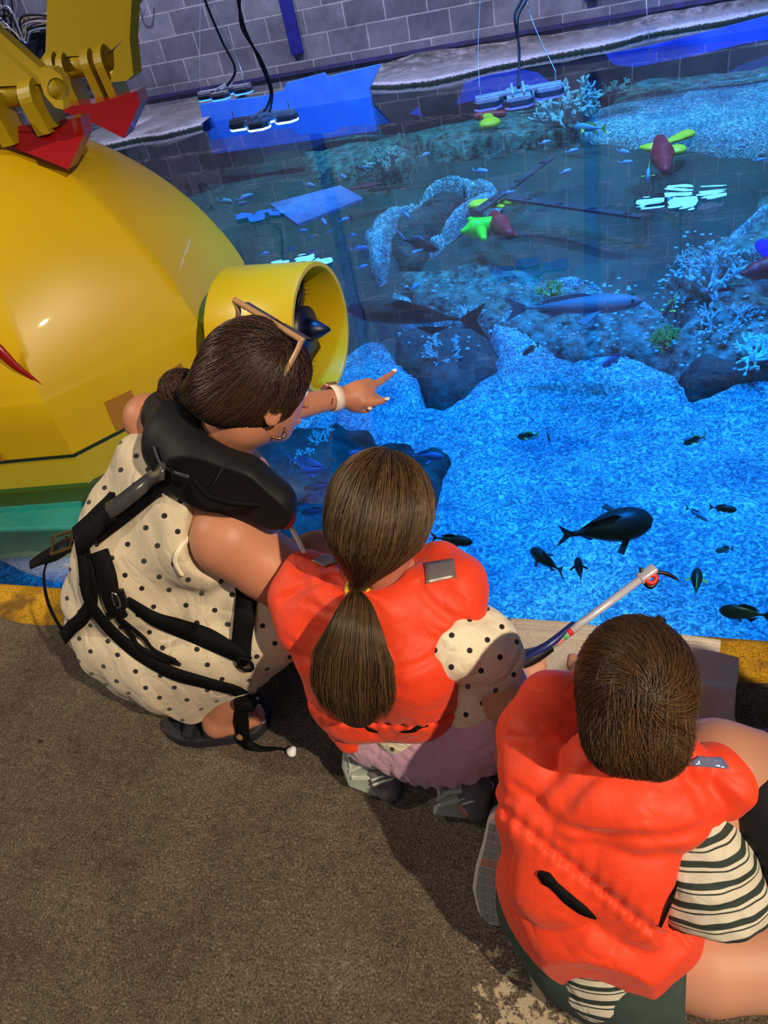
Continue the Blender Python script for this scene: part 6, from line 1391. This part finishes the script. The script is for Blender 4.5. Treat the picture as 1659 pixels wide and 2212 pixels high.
# shoe: grey sole with block tread facing the camera
sp = [(1052, 1770, .165), (1085, 1752, .175), (1100, 1790, .155), (1104, 1850, .115), (1112, 1930, .055), (1108, 1975, .03), (1088, 2006, .008), (1055, 2004, .008), (1030, 1975, .022), (1020, 1920, .05), (1028, 1870, .08), (1042, 1820, .125)]
a = [H(*q) for q in sp]; c_ = np.mean(a, 0); _, _, vt = np.linalg.svd(np.array(a)-c_); n_ = vt[2]; n_ = -n_ if n_@(CC-c_) > 0 else n_
a = [q-n_*((q-c_)@n_) for q in a]
m_gs = mat('grey tread block', srgb(126, 122, 118), .7); m_gs2 = mat('pale tread groove', srgb(176, 172, 166), .6); m_gum = mat('brown gum tread', srgb(160, 110, 80), .6)
so = obj('shoe', *prism(a, n_*.020), m_gs2, boy, smooth=False, label='grey trainer with a block tread sole'); bb = so.modifiers.new('b', 'BEVEL'); bb.width = .005; bb.segments = 2
sdfobj('shoe_upper', s_chain([H(1080, 1800, .15)+n_*.045, H(1085, 1900, .08)+n_*.05, H(1075, 1970, .03)+n_*.04], [.030, .034, .028], .02), [c_-V(.1, .15, .1), c_+V(.1, .1, .1)], .004, m_shoe, so, .02)
ax_ = unit(H(1050, 1985, .015)-H(1070, 1780, .16)); ax_ = unit(ax_-n_*(ax_@n_)); ay_ = np.cross(n_, ax_); top = H(1070, 1780, .16); top = top-n_*((top-c_)@n_); Lh = float((H(1052, 2000, .01)-top)@ax_)
P2 = np.array([[(q-top)@ax_, (q-top)@ay_] for q in a])
def rowspan(t):
    xs = []
    for i in range(len(P2)):
        p0, p1 = P2[i], P2[(i+1) % len(P2)]
        if (p0[0] > t) != (p1[0] > t): xs.append(p0[1]+(p1[1]-p0[1])*(t-p0[0])/(p1[0]-p0[0]))
    return (min(xs), max(xs)) if len(xs) > 1 else None
nr_ = 11
for i in range(nr_):
    t0, t1 = Lh*(.02+i/nr_*.96), Lh*(.02+(i+.82)/nr_*.96); s0, s1 = rowspan(t0), rowspan(t1)
    if not s0 or not s1: continue
    nc = 3 if i < 5 else 4
    for j in range(nc):
        u0, u1 = .07+j/nc*.86, .07+(j+.84)/nc*.86
        q = [top+ax_*t0+ay_*(s0[0]+(s0[1]-s0[0])*u0), top+ax_*t0+ay_*(s0[0]+(s0[1]-s0[0])*u1), top+ax_*t1+ay_*(s1[0]+(s1[1]-s1[0])*u1), top+ax_*t1+ay_*(s1[0]+(s1[1]-s1[0])*u0)]
        obj('tread_block', *prism([z-n_*.002 for z in q], n_*.003), m_gum if (i, j) in ((3, 0), (4, 2), (4, 1)) else m_gs, so, smooth=False)

# ================================================================== PERSON AT THE RIGHT EDGE
oth = empty('person', H(1760, 1880, 0), 'partly visible crouching person in black shorts at the right edge, one bare knee showing', 'person')
hip = H(2120, 1850, .36); kn_ = H(1552, 1655, .40); an = V(*H(1700, 1860, .06)[:2], .07)
hip2 = hip+V(.12, .12, 0); kn2 = H(2000, 1560, .36)
chst = hip+V(.27, -.12, .31); oneck = chst+V(.03, -.02, .17); ohd = chst+V(.05, -.05, .29); OR = headfr(V(-.75, .55, -.3), V(-.2, .1, 1)); ohf, ohw, ohk = headsdf(ohd, OR, .215)
fo = s_union([s_chain([hip, kn_], [.095, .062], .02), s_chain([kn_, H(1600, 1760, .24), an], [.060, .050, .036], .03), s_chain([hip2, kn2, kn2+V(.06, -.03, -.3)], [.09, .06, .04], .02), s_cone(an, an+V(-.1, .1, -.03), .035, .028), s_chain([hip, chst, oneck, ohd-V(0, 0, .06)], [.11, .12, .05, .05], .03), s_chain([chst+V(-.02, -.16, .08), chst+V(.02, .0, .12), chst+V(0, .17, .08)], [.05, .07, .05], .03), s_chain([chst+V(0, .17, .08), chst+V(.02, .25, -.16), chst+V(-.06, .16, -.22)], [.045, .038, .026], .01), s_chain([chst+V(-.02, -.16, .08), chst+V(.05, -.22, -.16), chst+V(-.02, -.10, -.20)], [.045, .038, .026], .01), ohf], .02)
ofi = []
for hb in (chst+V(-.06, .16, -.22), chst+V(-.02, -.10, -.20)):
    ofi.append(s_cone(hb, hb+V(-.05, 0, .01), .028, .024))
    for k in range(4): b0 = hb+V(-.06, .018*k-.027, .012); ofi.append(s_chain([b0, b0+V(-.028, 0, 0), b0+V(-.045, 0, -.02)], [.010, .009, .0075], .002))
    ofi.append(s_chain([hb+V(-.02, .02, 0), hb+V(-.045, .045, 0)], [.012, .009], .002))
fo = s_union([fo]+ofi, .006)
v, fa = nets(fo, np.array([hip, kn_, an]).min(0)-.16, np.array([hip+V(.3, .5, .80), kn_, an]).max(0)+.1, .007); obj('body', v, fa, m_tanskin, oth); eyes(ohd, OR, .215, oth)
sdfobj('hair', s_sub(s_ell(ohw(-.010, 0, .026), V(.104, .085, .098)*ohk, OR), s_ell(ohw(.09, 0, -.04), V(.06, .09, .08)*ohk, OR), .02), [ohw(-.12, -.1, -.1), ohw(.12, .1, .13), ohw(.1, -.1, -.1), ohw(-.12, .1, .13)], .006, m_cap[m_hairW], oth, .03, 'short dark hair')
fob = s_union([s_cone(H(1690, 1745, .37), H(1740, 1850, .30), .062, .07), s_chain([hip, hip*.24+kn_*.76-V(0, 0, .012)], [.12, .080], .02), s_chain([hip2, hip2*.45+kn2*.55], [.12, .09], .02), s_cone(hip, hip+V(.02, .0, -.1), .11, .10), s_cone(hip*.45+kn_*.55-V(0,0,.03), hip*.45+kn_*.55+V(0.02, -.02, -.11), .085, .06)], .03)
sdfobj('shorts', lambda p: fob(p)-.004*nz(p, 22, 3), [hip, kn_, hip2], .006, mat('black shorts', srgb(14, 14, 20), .8), oth, .14, 'black shorts')
sdfobj('t_shirt', s_union([s_chain([hip+V(.06, -.02, .05), chst], [.13, .14], .03), s_chain([chst+V(-.02, -.17, .07), chst+V(.02, 0, .10), chst+V(0, .18, .07)], [.065, .085, .065], .03)], .03), [hip, chst+V(-.02, -.17, .07), chst+V(0, .18, .1)], .008, mat('black shorts', srgb(14, 14, 20), .8), oth, .16, 'dark top')
# ================================================================== TOWELS
m_tow = mat('cream terry towel', srgb(236, 224, 208), .95, var=(60, srgb(214, 198, 180), .3), bump=(420, 1.0, .005), sheen=.4)
m_towp = mat('pinkish terry towel', srgb(226, 188, 172), .95, var=(40, srgb(206, 168, 150), .3), bump=(420, 1.0, .005), sheen=.4)
def towel(corn, n, zf, m, name, label, th=.010):
    c = [H(a, b_, .01)[:2] for a, b_ in corn]; v = []
    for i in range(n+1):
        for j in range(n+1):
            s, t = i/n, j/n; q = (c[0]*(1-s)+c[1]*s)*(1-t)+(c[3]*(1-s)+c[2]*s)*t; v.append((q[0], q[1], zf(q[0], q[1], s, t)))
    v = np.array(v); g = np.arange((n+1)**2).reshape(n+1, n+1); f = np.stack([g[:-1, :-1].ravel(), g[:-1, 1:].ravel(), g[1:, 1:].ravel(), g[1:, :-1].ravel()], 1)
    o = obj(name, v, f, m); so = o.modifiers.new('s', 'SOLIDIFY'); so.thickness = th; so.offset = 1
    return o
def z1(x, y, s, t):
    q = np.array([[x, y, 0]]); return .014+.003*nz(q, 14, 3)[0]+.004*max(0, math.sin(t*70))*(t < .14)*(t > .02)+.003*nz(q, 30, 4)[0]
o = towel([(1028, 1332), (1556, 1388), (1530, 1640), (1075, 1640)], 110, z1, m_tow, 'towel', ''); tag(o, 'cream towel spread flat over the yellow pool edge', 'towel')
def z2(x, y, s, t):
    q = np.array([[x, y, 0]]); return .060+.035*nz(q, 15, 8)[0]+.018*ridge(q, 14, 9)[0]-.02*(t > .96)
if o.data.polygons[0].normal.z < 0: o.data.flip_normals()
o = towel([(1470, 1440), (1585, 1456), (1572, 1640), (1440, 1640)], 70, z2, m_towp, 'towel', '', .02); tag(o, 'crumpled pinkish towel lying beside the boy\'s head', 'towel')
if o.data.polygons[0].normal.z < 0: o.data.flip_normals()
# brown knob of a tool handle at the pool edge above the boy's head
kp = H(1424, 1352, .03)
k_ = empty('brown_knob', kp, 'small dark brown rounded knob at the water edge just above the boy\'s head', 'knob')
obj('knob', *tube([kp+V(0, .03, .0), kp+V(0, .012, .004), kp, kp+V(0, -.05, -.002)], [.004, .011, .013, .012], 14, smooth_n=16), mat('dark brown rubber', srgb(70, 40, 34), .6), k_)
obj('knob_ring', *tube([kp+V(0, .012, .004)+.0125*(math.cos(a_)*V(1, 0, 0)+math.sin(a_)*V(0, 0, 1)) for a_ in np.linspace(0, 6.283, 20)], .002, 6), m_blk, k_)
# small litter on the carpet
v, fa = nets(lambda p: s_ell(H(88, 1602, .004), (.008, .006, .004))(p)+.003*nz(p, 200, 3), H(88, 1602, 0)-.02, H(88, 1602, .01)+.02, .0015); tag(obj('dark_crumb', v, fa, mat('dark crumb', srgb(24, 20, 18), .8)), 'tiny dark crumb of litter on the carpet at the left', 'litter')
